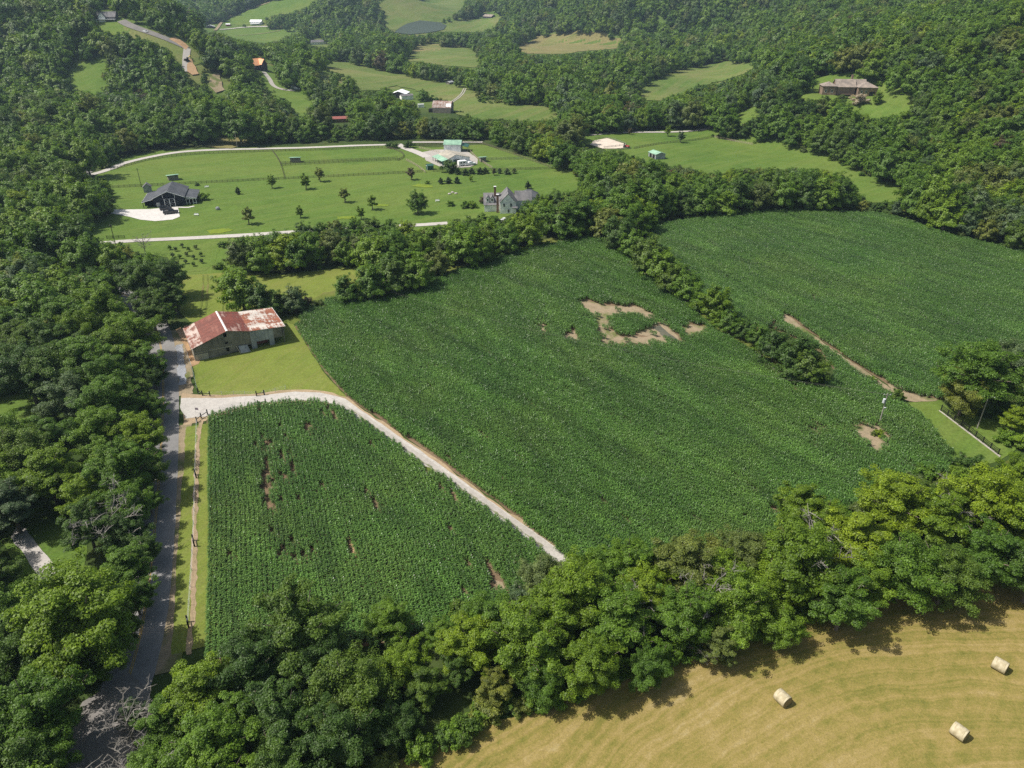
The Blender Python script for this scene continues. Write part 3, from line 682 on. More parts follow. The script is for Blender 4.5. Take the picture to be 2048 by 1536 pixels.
M.update(wood_grey=plank_mat('weathered_wood', (.20, .185, .16)), wood_pale=plank_mat('weathered_wood_pale_sunlit', (.40, .37, .32), .2),
 sheet_grey=plank_mat('grey_sheet_metal', (.33, .34, .36), .25, 2.5), rust_a=rust_mat('rust_streaked', (.52, .42, .37), (.28, .105, .070), .50, .10, (.5, .5, .5)),
 rust_b=rust_mat('rust_red_paint', (.30, .13, .095), (.235, .070, .048), .62, .25), rust_c=rust_mat('rust_red_pale', (.46, .33, .28), (.235, .075, .055), .56, .12),
 rust_d=rust_mat('rust_mottled', (.60, .54, .48), (.34, .125, .070), .515, .06, (.20, .26, .20)), ridge_white=paint('ridge_cap', (.72, .68, .66)),
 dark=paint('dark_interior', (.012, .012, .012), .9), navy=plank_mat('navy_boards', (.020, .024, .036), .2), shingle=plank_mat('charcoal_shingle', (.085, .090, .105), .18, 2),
 white=paint('white_paint', (.74, .74, .73)), wood_warm=plank_mat('warm_wood', (.16, .10, .055), .3), glass=simple('window_glass', (.02, .025, .03), .1, .6, .1),
 tan_roof=plank_mat('tan_metal_roof', (.36, .33, .285), .1, 3), green_roof=plank_mat('pale_green_roof', (.26, .42, .32), .12, 3), white_wall=plank_mat('white_metal_wall', (.72, .75, .78), .06, 3),
 green_door=paint('dark_green_paint', (.030, .095, .075)), brick=plank_mat('brown_brick', (.20, .115, .085), .25, 4), pale_wall=plank_mat('white_boards', (.80, .81, .80), .06, 3),
 shingle_light=plank_mat('grey_shingle', (.17, .165, .175), .18, 3), brown_roof=plank_mat('brown_shingle', (.27, .225, .20), .15, 2), brown_wall=plank_mat('brown_stone_wall', (.24, .175, .135), .25, 2),
 rusty_roof=rust_mat('rusty_far_roof', (.36, .31, .29), (.24, .13, .09), .5, .15), red_roof=paint('red_roof', (.26, .085, .07)), orange_roof=paint('orange_roof', (.80, .40, .20)),
 red_wall=paint('red_wall', (.27, .035, .035)), white_roof=paint('white_roof', (.85, .86, .88), .4), purple_wall=paint('dark_purple_wall', (.06, .045, .065)), black=paint('black_paint', (.012, .012, .014), .5),
 post_dark=paint('dark_post', (.025, .022, .02), .9, .3), fence_brown=paint('brown_fence_boards', (.13, .105, .075), .9, .3), fence_grey=paint('grey_fence_boards', (.20, .20, .18), .9, .3),
 fence_tan=paint('tan_fence_boards', (.36, .30, .23), .9, .25), stone_pale=paint('pale_kerb_stone', (.42, .38, .35), .9, .2), pole_wood=paint('pole_wood', (.27, .25, .22), .9, .25), pole_black=paint('black_pole', (.03, .028, .026), .9, .2),
 galv=paint('galvanised_metal', (.55, .57, .6), .45), rubber=paint('tyre_rubber', (.015, .015, .016), .9), car_black=simple('black_car_paint', (.018, .020, .026), .2, .6, .05), car_white=simple('white_car_paint', (.72, .73, .74), .25, .5, .03),
 red_paint=simple('red_tractor_paint', (.42, .03, .04), .35, .5, .1), yellow_paint=paint('yellow_paint', (.65, .45, .03)), bale=None, bale_end=None)

def frame(FL, FR, lift=0.0):
    a, b = G(*FL), G(*FR); d = b-a; w = math.hypot(d.x, d.y); z = min(a.z, b.z)+lift
    return Vector((a.x, a.y, z)), math.atan2(d.y, d.x), w
def bld(name, FL, FR, label, cat='building', W_=None, group=None, lift=0.0):
    o, yaw, w = frame(FL, FR, lift); t = empty(name, o, yaw, label=label, cat=cat, group=group); return t, (W_ or w)
def gable(t, x0, x1, y0, y1, ev, rg, ax, wm, rm, ov=.4, base=-.6, ridge_at=.5, wall='wall', roof='roof', th=.14):
    w = MB(); T = .18; e2 = ev if not isinstance(ev, tuple) else ev[1]; e1 = ev if not isinstance(ev, tuple) else ev[0]
    r = MB()
    if ax == 'y':
        xr = x0+(x1-x0)*ridge_at
        for y, s in ((y0, 1), (y1, -1)):
            p = [(x0, y, base), (x1, y, base), (x1, y, e2), (xr, y, rg), (x0, y, e1)]
            w.slab(p if s == 1 else p[::-1], T)
        w.slab([(x0, y1-T, base), (x0, y0+T, base), (x0, y0+T, e1), (x0, y1-T, e1)], T); w.slab([(x1, y0+T, base), (x1, y1-T, base), (x1, y1-T, e2), (x1, y0+T, e2)], T)
        k1 = (rg-e1)/(xr-x0); k2 = (rg-e2)/(x1-xr); dz = .13
        r.slab([(x0-ov, y1+ov, e1-k1*ov+dz), (x0-ov, y0-ov, e1-k1*ov+dz), (xr, y0-ov, rg+dz), (xr, y1+ov, rg+dz)], th)
        r.slab([(xr, y1+ov, rg+dz), (xr, y0-ov, rg+dz), (x1+ov, y0-ov, e2-k2*ov+dz), (x1+ov, y1+ov, e2-k2*ov+dz)], th)
    else:
        yr = y0+(y1-y0)*ridge_at
        for x, s in ((x1, 1), (x0, -1)):
            p = [(x, y0, base), (x, y1, base), (x, y1, e2), (x, yr, rg), (x, y0, e1)]
            w.slab(p if s == 1 else p[::-1], T)
        w.slab([(x0+T, y0, base), (x1-T, y0, base), (x1-T, y0, e1), (x0+T, y0, e1)], T); w.slab([(x1-T, y1, base), (x0+T, y1, base), (x0+T, y1, e2), (x1-T, y1, e2)], T)
        k1 = (rg-e1)/(yr-y0); k2 = (rg-e2)/(y1-yr); dz = .13
        r.slab([(x0-ov, y0-ov, e1-k1*ov+dz), (x1+ov, y0-ov, e1-k1*ov+dz), (x1+ov, yr, rg+dz), (x0-ov, yr, rg+dz)], th)
        r.slab([(x0-ov, yr, rg+dz), (x1+ov, yr, rg+dz), (x1+ov, y1+ov, e2-k2*ov+dz), (x0-ov, y1+ov, e2-k2*ov+dz)], th)
    W1 = w.build(wall, wm, t); R1 = r.build(roof, rm, t); return W1, R1
def hip(t, x0, x1, y0, y1, ev, rg, wm, rm, ov=.5, base=-3):
    w = MB(); T = .2
    w.slab([(x0, y0, base), (x1, y0, base), (x1, y0, ev), (x0, y0, ev)], T); w.slab([(x1, y1, base), (x0, y1, base), (x0, y1, ev), (x1, y1, ev)], T)
    w.slab([(x0, y1-T, base), (x0, y0+T, base), (x0, y0+T, ev), (x0, y1-T, ev)], T); w.slab([(x1, y0+T, base), (x1, y1-T, base), (x1, y1-T, ev), (x1, y0+T, ev)], T)
    w.build('wall', wm, t)
    a, b, c, d = (x0-ov, y0-ov, ev+.05), (x1+ov, y0-ov, ev+.05), (x1+ov, y1+ov, ev+.05), (x0-ov, y1+ov, ev+.05)
    if x1-x0 >= y1-y0:
        h = (y1-y0)/2; p, q = (x0+h, (y0+y1)/2, rg), (x1-h, (y0+y1)/2, rg); fs = [(0,1,5,4), (1,2,5), (2,3,4,5), (3,0,4), (0,3,2,1)]
    else:
        h = (x1-x0)/2; p, q = ((x0+x1)/2, y0+h, rg), ((x0+x1)/2, y1-h, rg); fs = [(0,1,4), (1,2,5,4), (2,3,5), (3,0,4,5), (0,3,2,1)]
    return MB().add([a, b, c, d, p, q], fs).build('roof', rm, t)
def window(t, side, u, z, w_, h_, at, fm='white', pm='glass', name='window'):
    """side 'f': wall facing -y at y=at; side 'l': facing -x at x=at; 'r': facing +x"""
    f = MB(); g = MB()
    def bx(mb, a0, a1, z0, z1, d0, d1):
        if side == 'f': mb.box(a0, a1, at-d1, at-d0, z0, z1)
        elif side == 'l': mb.box(at-d1, at-d0, a0, a1, z0, z1)
        else: mb.box(at+d0, at+d1, a0, a1, z0, z1)
    k = .09
    bx(f, u-w_/2-k, u+w_/2+k, z-k, z, -.02, .07); bx(f, u-w_/2-k, u+w_/2+k, z+h_, z+h_+k, -.02, .07)
    bx(f, u-w_/2-k, u-w_/2, z, z+h_, -.02, .07); bx(f, u+w_/2, u+w_/2+k, z, z+h_, -.02, .07)
    bx(f, u-w_/2, u+w_/2, z+h_/2-.03, z+h_/2+.03, .031, .05)
    F_ = f.build(name, M[fm], t); bx(g, u-w_/2, u+w_/2, z, z+h_, -.01, .03); g.build('pane', M[pm], F_); return F_

# --- the old barn beside the road
t, Wd = bld('barn', (391.4, 723.1), (572.3, 684.4), 'old weathered wooden barn with rusty red and white tin roof beside the road', 'barn')
Dp = 13.6; PRF = [(0, 3.6), (8.7, 6.5), (14.1, 5.2), (Wd, 4.6)]
def zr(x): return float(np.interp(x, [p[0] for p in PRF], [p[1] for p in PRF]))
rb = random.Random(4)
def siding(spans, y, name, mat, out=-1, side=None):
    """upright boards of uneven edges; spans: (x0, x1, zlow, ztop function)"""
    b = MB()
    for x0, x1, zl, zt in spans:
        x = x0
        while x < x1-.03:
            w_ = min(rb.uniform(.17, .27), x1-x); g = rb.uniform(.004, .02); d = rb.uniform(0, .025); zb = zl+rb.uniform(-.05, .06)*(zl > .2)
            if side is None: b.slab([(x, y+out*d, zb), (x+w_-g, y+out*d, zb), (x+w_-g, y+out*d, zt(x+w_-g)), (x, y+out*d, zt(x))], .035)
            else: b.slab([(y-d, x+w_-g, zb), (y-d, x, zb), (y-d, x, zt(x)), (y-d, x+w_-g, zt(x))], .035)
            x += w_
    return b.build(name, mat, t, kind='stuff')
zt = lambda x: zr(x)-.02
def cut(z0): return lambda x: z0
siding([(0, 7.7, 0, zt), (7.7, 8.5, 0, cut(.9)), (7.7, 8.5, 2.0, cut(3.0)), (7.7, 8.5, 3.6, cut(4.9)), (7.7, 8.5, 6.0, zt), (8.5, 10.6, .35, zt), (10.6, 14.1, 1.5, zt), (19.9, 22.2, 1.9, zt)], 0, 'siding', M['wood_grey'])
siding([(15.4, 18.6, 1.9, zt)], -.02, 'siding', M['sheet_grey']); siding([(14.1, 15.4, .05, zt), (18.6, 19.9, .05, zt)], -.06, 'door_panel', M['sheet_grey'])
siding([(0, Dp, 0, cut(3.55))], 0, 'side_siding', M['wood_pale'], side='l')  # sunlight on this wall is put into the paler board colour
MB().box(.05, Wd, Dp-.05, Dp, 0, 4.4).box(.1, Wd-.1, .3, Dp-.2, .02, .05).build('back_wall', M['wood_grey'], t)
MB().slab([(Wd, 0.05, 1.9), (Wd, Dp, 0), (Wd, Dp, 4.5), (Wd, .05, 4.5)], .05).build('end_wall', M['wood_grey'], t)
for x in (10.6, 14.1, 22.5): MB().box(x-.1, x+.1, .06, .26, -.3, zr(x)-.1).build('post', M['wood_grey'], t)
for y_ in (4.5, 9): 
    for x in (3, 8.7, 14.1, 19): MB().box(x-.1, x+.1, y_, y_+.2, -.3, zr(x)-.15).build('post', M['wood_grey'], t)
MB().box(.05, 9.2, -.09, -.05, 2.15, 2.28).build('trim_board', M['wood_pale'], t)
for i_, (x0, x1) in enumerate(((.1, 3.3), (3.4, 7.4))): siding([(x0, x1, .05, cut([1.75, 1.9][i_]))], -.07, 'patch_boards', M['wood_pale' if i_ == 0 else 'wood_grey'])
MB().slab([(11.0, -1.15, .1), (13.4, -1.35, .05), (12.9, -.3, 1.75), (10.7, -.25, 1.9)], .08).build('leaning_panel', M['sheet_grey'], t)
MB().bar((10.9, -1.1, 0), (10.2, -.2, 1.9), .15).build('prop', M['wood_pale'], t)
MB().box(15.6, 18.5, 2.2, 3.4, 0, 1.0).box(15.9, 18.2, 2.3, 3.3, 1.0, 1.25).build('stored_boards', M['rust_b'], t)
# roof: sheet after sheet, each its own piece
def roof_strip(x0, z0, x1, z1, mat, ov0, ov1, n=15):
    L = Dp+.7; w_ = L/n; k = (z1-z0)/(x1-x0); base = None
    for i in range(n):
        y0 = -.35+i*w_; b = MB(); lift = .16+.006*(i % 2)+rb.uniform(-.004, .008); a = x0-ov0; c = x1+ov1
        m = 5
        for j in range(m):   # ribs across the sheet
            ya = y0+w_*j/m; yb = y0+w_*(j+.5)/m; yc = y0+w_*(j+1)/m; za, zc_ = z0-k*ov0+lift, z1+k*ov1+lift
            b.add([(a, ya, za), (c, ya, zc_), (c, yb, zc_+.045), (a, yb, za+.045), (c, yc, zc_), (a, yc, za)], [(0, 1, 2, 3), (3, 2, 4, 5)])
        b.build('roof_sheet', mat, t)
roof_strip(0, 3.6, 2.7, 4.5, M['rust_a'], .35, 0); roof_strip(2.7, 4.5, 8.7, 6.5, M['rust_b'], 0, 0)
roof_strip(8.7, 6.5, 14.1, 5.2, M['rust_c'], 0, 0); roof_strip(14.1, 5.2, Wd, 4.6, M['rust_d'], 0, .35)
MB().slab([(8.45, -.4, 6.63), (8.7, -.4, 6.74), (8.7, Dp+.4, 6.74), (8.45, Dp+.4, 6.63)], .03).slab([(8.7, -.4, 6.74), (8.97, -.4, 6.63), (8.97, Dp+.4, 6.63), (8.7, Dp+.4, 6.74)], .03).build('ridge_cap', M['ridge_white'], t)
MB().box(Wd+.3, Wd+.38, -.38, Dp+.38, 4.55, 4.80).build('eave_trim', M['white'], t)

# --- dark house with the white barn door
t, Wd = bld('dark_house', (310, 416), (370.7, 411.5), 'black barn-style house with charcoal roof and white braced barn door', 'house')
HD = 17.5
gable(t, 0, Wd, 0, HD, 4.0, 6.5, 'y', M['navy'], M['shingle'], .45)
def leanto(x0, x1, y0, y1, z0, z1, wm, rm, open_front=False, name='side_wing'):
    w = MB(); T = .16
    lo = (x0 if z0 < z1 else x1)
    if not open_front: w.slab([(x0, y0, -.6), (x1, y0, -.6), (x1, y0, z1), (x0, y0, z0)], T)
    w.slab([(x1, y1, -.6), (x0, y1, -.6), (x0, y1, z0), (x1, y1, z1)], T)
    xs = x0 if z0 < z1 else x1-T
    w.box(xs, xs+T, y0+T+(3 if open_front else 0), y1-T, -.6, min(z0, z1))
    wq = w.build('wing_wall', wm, t); k = (z1-z0)/(x1-x0); o0 = .35 if z0 < z1 else 0; o1 = .35-o0
    MB().slab([(x0-o0, y1+.3, z0-k*o0+.12), (x0-o0, y0-.35, z0-k*o0+.12), (x1+o1, y0-.35, z1+k*o1+.12), (x1+o1, y1+.3, z1+k*o1+.12)], .12).build('wing_roof', rm, t)
leanto(-4.4, -.02, .8, HD-1.5, 2.5, 3.45, M['navy'], M['shingle'], True); leanto(Wd+.02, Wd+4.6, 1.6, HD-2, 3.5, 2.7, M['navy'], M['shingle'], True)
for x in (Wd+.5, Wd+1.8, Wd+3.2, Wd+4.4): MB().box(x-.1, x+.1, 1.45, 1.65, -.3, 2.75).build('porch_post', M['white'], t)
MB().box(Wd+.3, Wd+4.7, 1.35, 1.44, 2.5, 2.8).box(Wd+.3, Wd+1.8, 1.4, 1.5, .75, .9).box(Wd+3.1, Wd+4.6, 1.4, 1.5, .75, .9).build('porch_rail', M['white'], t)
MB().box(Wd+1.9, Wd+3.1, 4.4, 4.6, 0, 2.2).build('door', M['wood_warm'], t)
for x in (-4.5, -.25): MB().box(x, x+.2, .7, .9, -.4, 3.0).build('porch_post', M['navy'], t)
k_ = (6.5-4.0)/(Wd/2)
MB().slab([(-.5, -.47, 3.72), (Wd/2, -.47, 6.45), (Wd/2, -.47, 6.68), (-.5, -.47, 3.95)], .06).slab([(Wd/2, -.47, 6.45), (Wd+.5, -.47, 3.72), (Wd+.5, -.47, 3.95), (Wd/2, -.47, 6.68)], .06).build('gable_trim', M['white'], t)
for q_ in (((-4.8, .42, 2.44), (-.3, .42, 3.42)), ((Wd+.3, 1.22, 3.45), (Wd+4.95, 1.22, 2.64)), ((-4.78, .47, 2.42), (-4.78, HD-1.2, 2.42))): MB().bar(*q_, .08, .2).build('eave_trim', M['white'], t)
dc = Wd*.52; dw = 4.0; dh = 3.5; dr = MB().box(dc-dw/2, dc+dw/2, -.10, -.02, 0, dh).build('barn_door', M['navy'], t)
b = MB(); A_ = [(dc-dw/2, 0), (dc, 0), (dc+dw/2, 0), (dc-dw/2, dh/2), (dc, dh/2), (dc+dw/2, dh/2), (dc-dw/2, dh), (dc, dh), (dc+dw/2, dh)]
for i0, i1 in ((0, 2), (3, 5), (6, 8), (0, 6), (1, 7), (2, 8), (0, 8), (2, 6)):
    (xa, za), (xb, zb) = A_[i0], A_[i1]; b.bar((xa, -.14-.012*(i0 % 3), za), (xb, -.14-.012*(i0 % 3), zb), .26 if i0 in (0, 3, 6, 1, 2) and not (i0, i1) in ((0, 8), (2, 6)) else .2, .04)
b.build('door_brace', M['white'], dr)
for x in (dc-dw/2-.35, dc+dw/2+.35): MB().bar((x, -.3, 5.4), (x, -.12, 3.9), .14).build('gable_bracket', M['white'], t)
window(t, 'f', 1.6, .1, 1.1, 1.9, 0, name='side_door', pm='sheet_grey')
t2, w2 = bld('well_house', (288.5, 386), (302, 385), 'small grey gabled shed just behind the left wing of the black house', 'shed')
gable(t2, 0, 3.2, 0, 3, 2.6, 4.0, 'y', M['sheet_grey'], M['shingle_light'], .3)

# --- stable with green and tan roof
t, Wd = bld('stable', (884.5, 332), (939.6, 325), 'large white horse stable with tan and green metal roof', 'stable')
D2 = 13.0
gable(t, 3.6, Wd, 0, D2, (3.2, 3.0), 4.9, 'y', M['white_wall'], M['tan_roof'], .3, ridge_at=.36)
MB().slab([(-.3, D2+.3, 2.35), (-.3, -.3, 2.35), (3.65, -.3, 3.22), (3.65, D2+.3, 3.22)], .1).build('porch_roof', M['green_roof'], t)
for y_ in (0, 3.2, 6.4, 9.6, 12.8): MB().box(.05, .25, y_, y_+.2, -.4, 2.3).build('porch_post', M['green_door'], t)
MB().box(.3, 3.4, .02, .2, -.4, 2.5).build('porch_end_wall', M['green_door'], t)
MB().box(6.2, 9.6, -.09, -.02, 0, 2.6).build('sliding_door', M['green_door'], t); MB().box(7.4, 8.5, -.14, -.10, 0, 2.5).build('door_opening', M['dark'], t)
MB().box(5.6, 10.2, -.13, -.06, 2.7, 2.85).build('door_track', M['white'], t)
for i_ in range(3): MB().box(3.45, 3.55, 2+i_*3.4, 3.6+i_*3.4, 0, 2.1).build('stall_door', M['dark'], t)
t, Wd2 = bld('arena_barn', (888, 305), (921.5, 305), 'second white metal barn with pale green roof behind the stable', 'barn')
gable(t, 0, Wd2, 0, 9, 4.2, 5.8, 'x', M['white_wall'], M['green_roof'], .3); MB().slab([(Wd2+.35, -.2, 3.9), (Wd2+4, -.2, 3.0), (Wd2+4, 8, 3.0), (Wd2+.35, 8, 3.9)], .1).build('side_roof', M['green_door'], t)
for y_ in (0, 7.6): MB().box(Wd2+3.6, Wd2+3.8, y_, y_+.2, -.4, 3).build('post', M['wood_grey'], t)

# --- white farmhouse among the trees
fm = lambda x, y: (940+x/12.8, 360+y/12.8)
t, Wd = bld('farmhouse', fm(775, 870), fm(1180, 855), 'white farmhouse with steep grey roof and two tall brick chimneys', 'house')
gable(t, 0, Wd, 0, 11, 4.9, 8.2, 'y', M['pale_wall'], M['shingle_light'], .3)
gable(t, Wd+.02, Wd+6.5, 5, 12, 4.2, 7.2, 'x', M['pale_wall'], M['shingle_light'], .3, wall='wing_wall', roof='wing_roof')
gable(t, -6.4, -.02, 3.5, 11, (2.9, 4.6), 6.3, 'x', M['pale_wall'], M['shingle_light'], .35, wall='wing_wall', roof='wing_roof', ridge_at=.75)
for x in (-5.0, -3.2): gable(t, x-.7, x+.7, 4.2, 7.5, 5.3, 6.1, 'y', M['white'], M['shingle_light'], .12, 3.6, wall='dormer_wall', roof='dormer_roof'); window(t, 'f', x, 4.2, .7, .9, 4.2)
for (x, y, h) in ((-1.0, 1.8, 7.4), (-1.9, 7.6, 9.2)):
    c = MB().box(x-.45, x+.45, y-.4, y+.4, -.4, h).build('chimney', M['brick'], t); MB().box(x-.55, x+.55, y-.5, y+.5, h, h+.22).build('chimney_cap', M['white'], c)
for (x, z) in ((1.6, 3.0), (4.4, 3.0), (3.4, .6)): window(t, 'f', x, z, .75, 1.3, 0)
MB().slab([(4.9, -.9, 2.6), (Wd+.6, -.9, 2.6), (Wd+.6, -.02, 3.2), (4.9, -.02, 3.2)], .1).build('porch_roof', M['shingle_light'], t)
t, w_ = bld('garage', fm(1290, 620), fm(1700, 600), 'detached garage with dark hipped roof beside the white farmhouse', 'garage')
hip(t, 0, 8.5, 0, 7, 2.8, 5.4, M['pale_wall'], M['shingle'], .5)

# --- sheds in the paddocks
def run_in(FL, FR, d, label, hf=2.6, hb=2.0, roof='green_roof', wall='wood_grey', name='paddock_shed', ov=.5):
    t, w_ = bld(name, FL, FR, label, 'shed', group='sheds in the paddocks')
    MB().slab([(0, 0, -.4), (w_, 0, -.4), (w_, 0, hf), (0, 0, hf)], .12).slab([(w_, .13, -.4), (w_, d, -.4), (w_, d, hb), (w_, .13, hf)], .12).slab([(0, d, -.4), (0, .13, -.4), (0, .13, hf), (0, d, hb)], .12).build('wall', M[wall], t)
    MB().slab([(-ov, -ov, hf+.16), (w_+ov, -ov, hf+.16), (w_+ov, d+ov, hb+.1), (-ov, d+ov, hb+.1)], .1).build('roof', M[roof], t)
    for x in (.1, w_-.25): MB().box(x, x+.15, d-.15, d, -.4, hb).build('post', M['wood_grey'], t)
    return t
run_in((338, 362), (358, 360), 3.6, 'small run-in shed with green roof behind the black house'); run_in((581, 325.5), (599, 325), 3.6, 'small run-in shed with green roof in the upper paddock')
run_in((962, 325), (973, 324), 3.2, 'small green-roofed shelter right of the stable'); 
t, w_ = bld('garden_shed', (855, 341), (867, 340), 'dark green garden shed with white trim left of the stable', 'shed')
gable(t, 0, 3.2, 0, 2.8, 2.1, 2.8, 'x', M['green_door'], M['green_door'], .15); MB().box(-.06, -.01, -.1, 2.9, 2.0, 2.2).box(-.06, -.01, -.12, .04, 0, 2.0).build('trim', M['white'], t)
t, w_ = bld('paddock_barn', (1311, 319.5), (1330, 318), 'blue-grey open shed with pale green roof in the right paddock', 'shed', group='sheds in the paddocks')
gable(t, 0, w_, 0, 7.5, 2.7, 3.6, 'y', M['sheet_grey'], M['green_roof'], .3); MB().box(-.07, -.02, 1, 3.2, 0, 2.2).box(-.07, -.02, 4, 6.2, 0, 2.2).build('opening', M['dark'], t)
# --- hilltop house
t, Wd = bld('hilltop_house', (1606, 197), (1709, 195), 'long brown stone house with taupe roofs on the wooded hillside', 'house', W_=31)
t.rotation_euler = (0, 0, -.12); t.location = (187.5, 474.0, 22.5)
hip(t, 0, 8, 0, 9, 4.8, 7.0, M['brown_wall'], M['brown_roof']); gable(t, 8.03, 19, 1, 11, 4.6, 8.2, 'x', M['brown_wall'], M['brown_roof'], .5, -5); gable(t, 18, 26, 4, 12.5, 4.8, 8.0, 'x', M['brown_wall'], M['brown_roof'], .4, -5, wall='wing_wall', roof='wing_roof')
hip(t, 20, 31, -2.5, 8, 4.6, 7.3, M['brown_wall'], M['brown_roof']); MB().box(18.6, 19.7, 11.6, 12.5, 0, 10.2).build('chimney', M['brown_wall'], t)
for x in (22, 24.5): window(t, 'f', x, 1.4, 1, 1.5, -2.5)
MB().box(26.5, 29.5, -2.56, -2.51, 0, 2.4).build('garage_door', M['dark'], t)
for x in (2, 5.5): window(t, 'f', x, 1.4, 1, 1.5, 0)
# --- old gambrel barn and its neighbours
t, Wd = bld('gambrel_barn', (865.3, 226), (893, 232), 'derelict grey gambrel barn with rusty roof among the trees', 'barn'); t.rotation_euler = (0, 0, math.radians(-8))
b = MB()
for y, s in ((0, 1), (9, -1)): pass
w_ = MB(); rf = MB(); P_ = [(0, 3.6), (1.8, 6.2), (5, 7.6), (8.2, 6.2), (10, 3.6)]
for x, s in ((0, -1), (13, 1)):
    p = [(x, 0, -.6), (x, 10, -.6)]+[(x, q[0], q[1]) for q in P_[::-1]]; w_.slab(p if s == 1 else p[::-1], .15)
w_.box(.15, 12.85, 0, .15, -.6, 3.6).box(.15, 12.85, 9.85, 10, -.6, 3.6).build('wall', M['wood_grey'], t)
for (a, za), (c, zc_) in zip(P_, P_[1:]): rf.slab([(-.4, a, za+.1), (13.4, a, za+.1), (13.4, c, zc_+.1), (-.4, c, zc_+.1)], .08)
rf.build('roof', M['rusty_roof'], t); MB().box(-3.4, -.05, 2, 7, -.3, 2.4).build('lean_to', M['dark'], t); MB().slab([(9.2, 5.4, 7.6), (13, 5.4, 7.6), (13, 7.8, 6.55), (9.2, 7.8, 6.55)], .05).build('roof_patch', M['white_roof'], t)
MB().slab([(9.5, .4, 4.45), (13.2, .4, 4.45), (13.2, 1.7, 6.35), (9.5, 1.7, 6.35)], .05).build('roof_patch', M['white_roof'], t)
t, w_ = bld('white_roof_barn', (782, 196), (806, 197), 'barn with bright white roof half hidden in trees', 'barn'); gable(t, 0, 12, 0, 14, 3.2, 5.2, 'y', M['purple_wall'], M['white_roof'], .4)
t, w_ = bld('white_shed_long', (803.8, 200.5), (827, 198.8), 'long low white shed beside the white-roofed barn', 'shed'); gable(t, 0, 9.5, 0, 5, 3.0, 4.0, 'x', M['pale_wall'], M['shingle_light'], .3)
t, w_ = bld('storage_container', (836.3, 215.5), (847.5, 215), 'small white storage container on grass left of the derelict barn', 'container')
MB().box(0, 4.4, 0, 2.3, 0, 2.3).build('body', M['pale_wall'], t); MB().box(-.05, 4.45, -.05, 2.35, 2.3, 2.38).build('roof', M['white'], t)
for x in (.9, 2.0, 3.1): MB().box(x, x+.06, -.05, -.01, .1, 2.2).build('rib', M['sheet_grey'], t)
t, w_ = bld('red_roof_shed', (657, 246), (694, 244.5), 'long low shed with dark red roof behind the tree line', 'shed'); gable(t, 0, 13, 0, 5, 2.4, 3.5, 'x', M['wood_warm'], M['red_roof'], .4)
t, w_ = bld('field_shelter', (899, 170), (911, 168), 'tiny tin-roofed shelter at the end of the twin track', 'shed'); gable(t, 0, 6, 0, 4, 2.2, 3.0, 'x', M['wood_grey'], M['sheet_grey'], .4)
# --- far houses
t, w_ = bld('cabin', (512, 140), (530, 141), 'dark cabin with bright orange steep roof in the woods', 'cabin', lift=1.5); gable(t, 0, 11, 0, 9, 3.5, 8.0, 'x', M['purple_wall'], M['orange_roof'], .5, -3); gable(t, 5, 11, -2, 4, 4.0, 7.6, 'y', M['purple_wall'], M['orange_roof'], .5, -3, wall='wing_wall', roof='wing_roof')
t, w_ = bld('ridge_house', (196, 44), (218, 43), 'grey house with gabled roof on the wooded ridge top', 'house'); gable(t, 0, 14, 0, 9, 4, 7.5, 'x', M['shingle_light'], M['shingle_light'], .5, -3); gable(t, 1.5, 6.5, -1.5, 4, 4.5, 7, 'y', M['pale_wall'], M['shingle'], .4, -3, wall='wing_wall', roof='wing_roof'); MB().box(-.5, 14.5, -3.2, -.6, 1.9, 2.1).box(.2, .4, -3, -2.8, -2, 1.9).box(13.6, 13.8, -3, -2.8, -2, 1.9).build('deck', M['white'], t)
t, w_ = bld('white_farmhouse', (501, 50.5), (522, 50), 'far white farmhouse with white roof and long porch', 'house'); gable(t, 0, 18, 0, 9, 5.2, 8, 'x', M['pale_wall'], M['white_roof'], .6, -1)
MB().slab([(1, -3, 2.8), (16, -3, 2.8), (16, -.02, 3.6), (1, -.02, 3.6)], .1).build('porch_roof', M['white_roof'], t)
for x in (1.2, 6, 11, 15.6): MB().box(x, x+.2, -2.9, -2.7, -.5, 2.8).build('porch_post', M['white'], t)
for x in (4, 7, 10, 13): window(t, 'f', x, 3.9, 1, .9, 0)
t, w_ = bld('white_roof_shed', (412, 56), (432, 57), 'far shed with white roof beside the pasture lane', 'shed'); gable(t, 0, 13, 0, 8, 3, 5, 'y', M['purple_wall'], M['white_roof'], .5, -1)
t, w_ = bld('red_shed', (452, 52.5), (460.5, 52.5), 'far small red shed with white roof', 'shed'); gable(t, 0, 6.5, 0, 5, 2.8, 3.8, 'x', M['red_wall'], M['white_roof'], .3, -1)
t, w_ = bld('red_barn', (538, 54), (546, 54), 'far rust-red shed half hidden by trees', 'shed'); gable(t, 0, 7, 0, 6, 2.5, 4.4, 'y', M['red_wall'], M['red_roof'], .3, -1)
t, w_ = bld('grey_house', (622, 90), (658, 88), 'far low grey house with shingled roof in the valley trees', 'house'); gable(t, 0, 24, 0, 9, 3.4, 6, 'x', M['pale_wall'], M['shingle_light'], .5, -1)
t, w_ = bld('pond_house', (966, 36), (990, 36), 'far low brown house above the pond', 'house'); gable(t, 0, 26, 0, 10, 3, 6, 'x', M['purple_wall'], M['brown_roof'], .6, -2)
t, w_ = bld('white_outbuilding', (1024, 29), (1030, 29), 'far tiny white outbuilding right of the pond house', 'shed'); gable(t, 0, 8, 0, 6, 2.6, 4, 'x', M['white'], M['white_roof'], .3, -1)
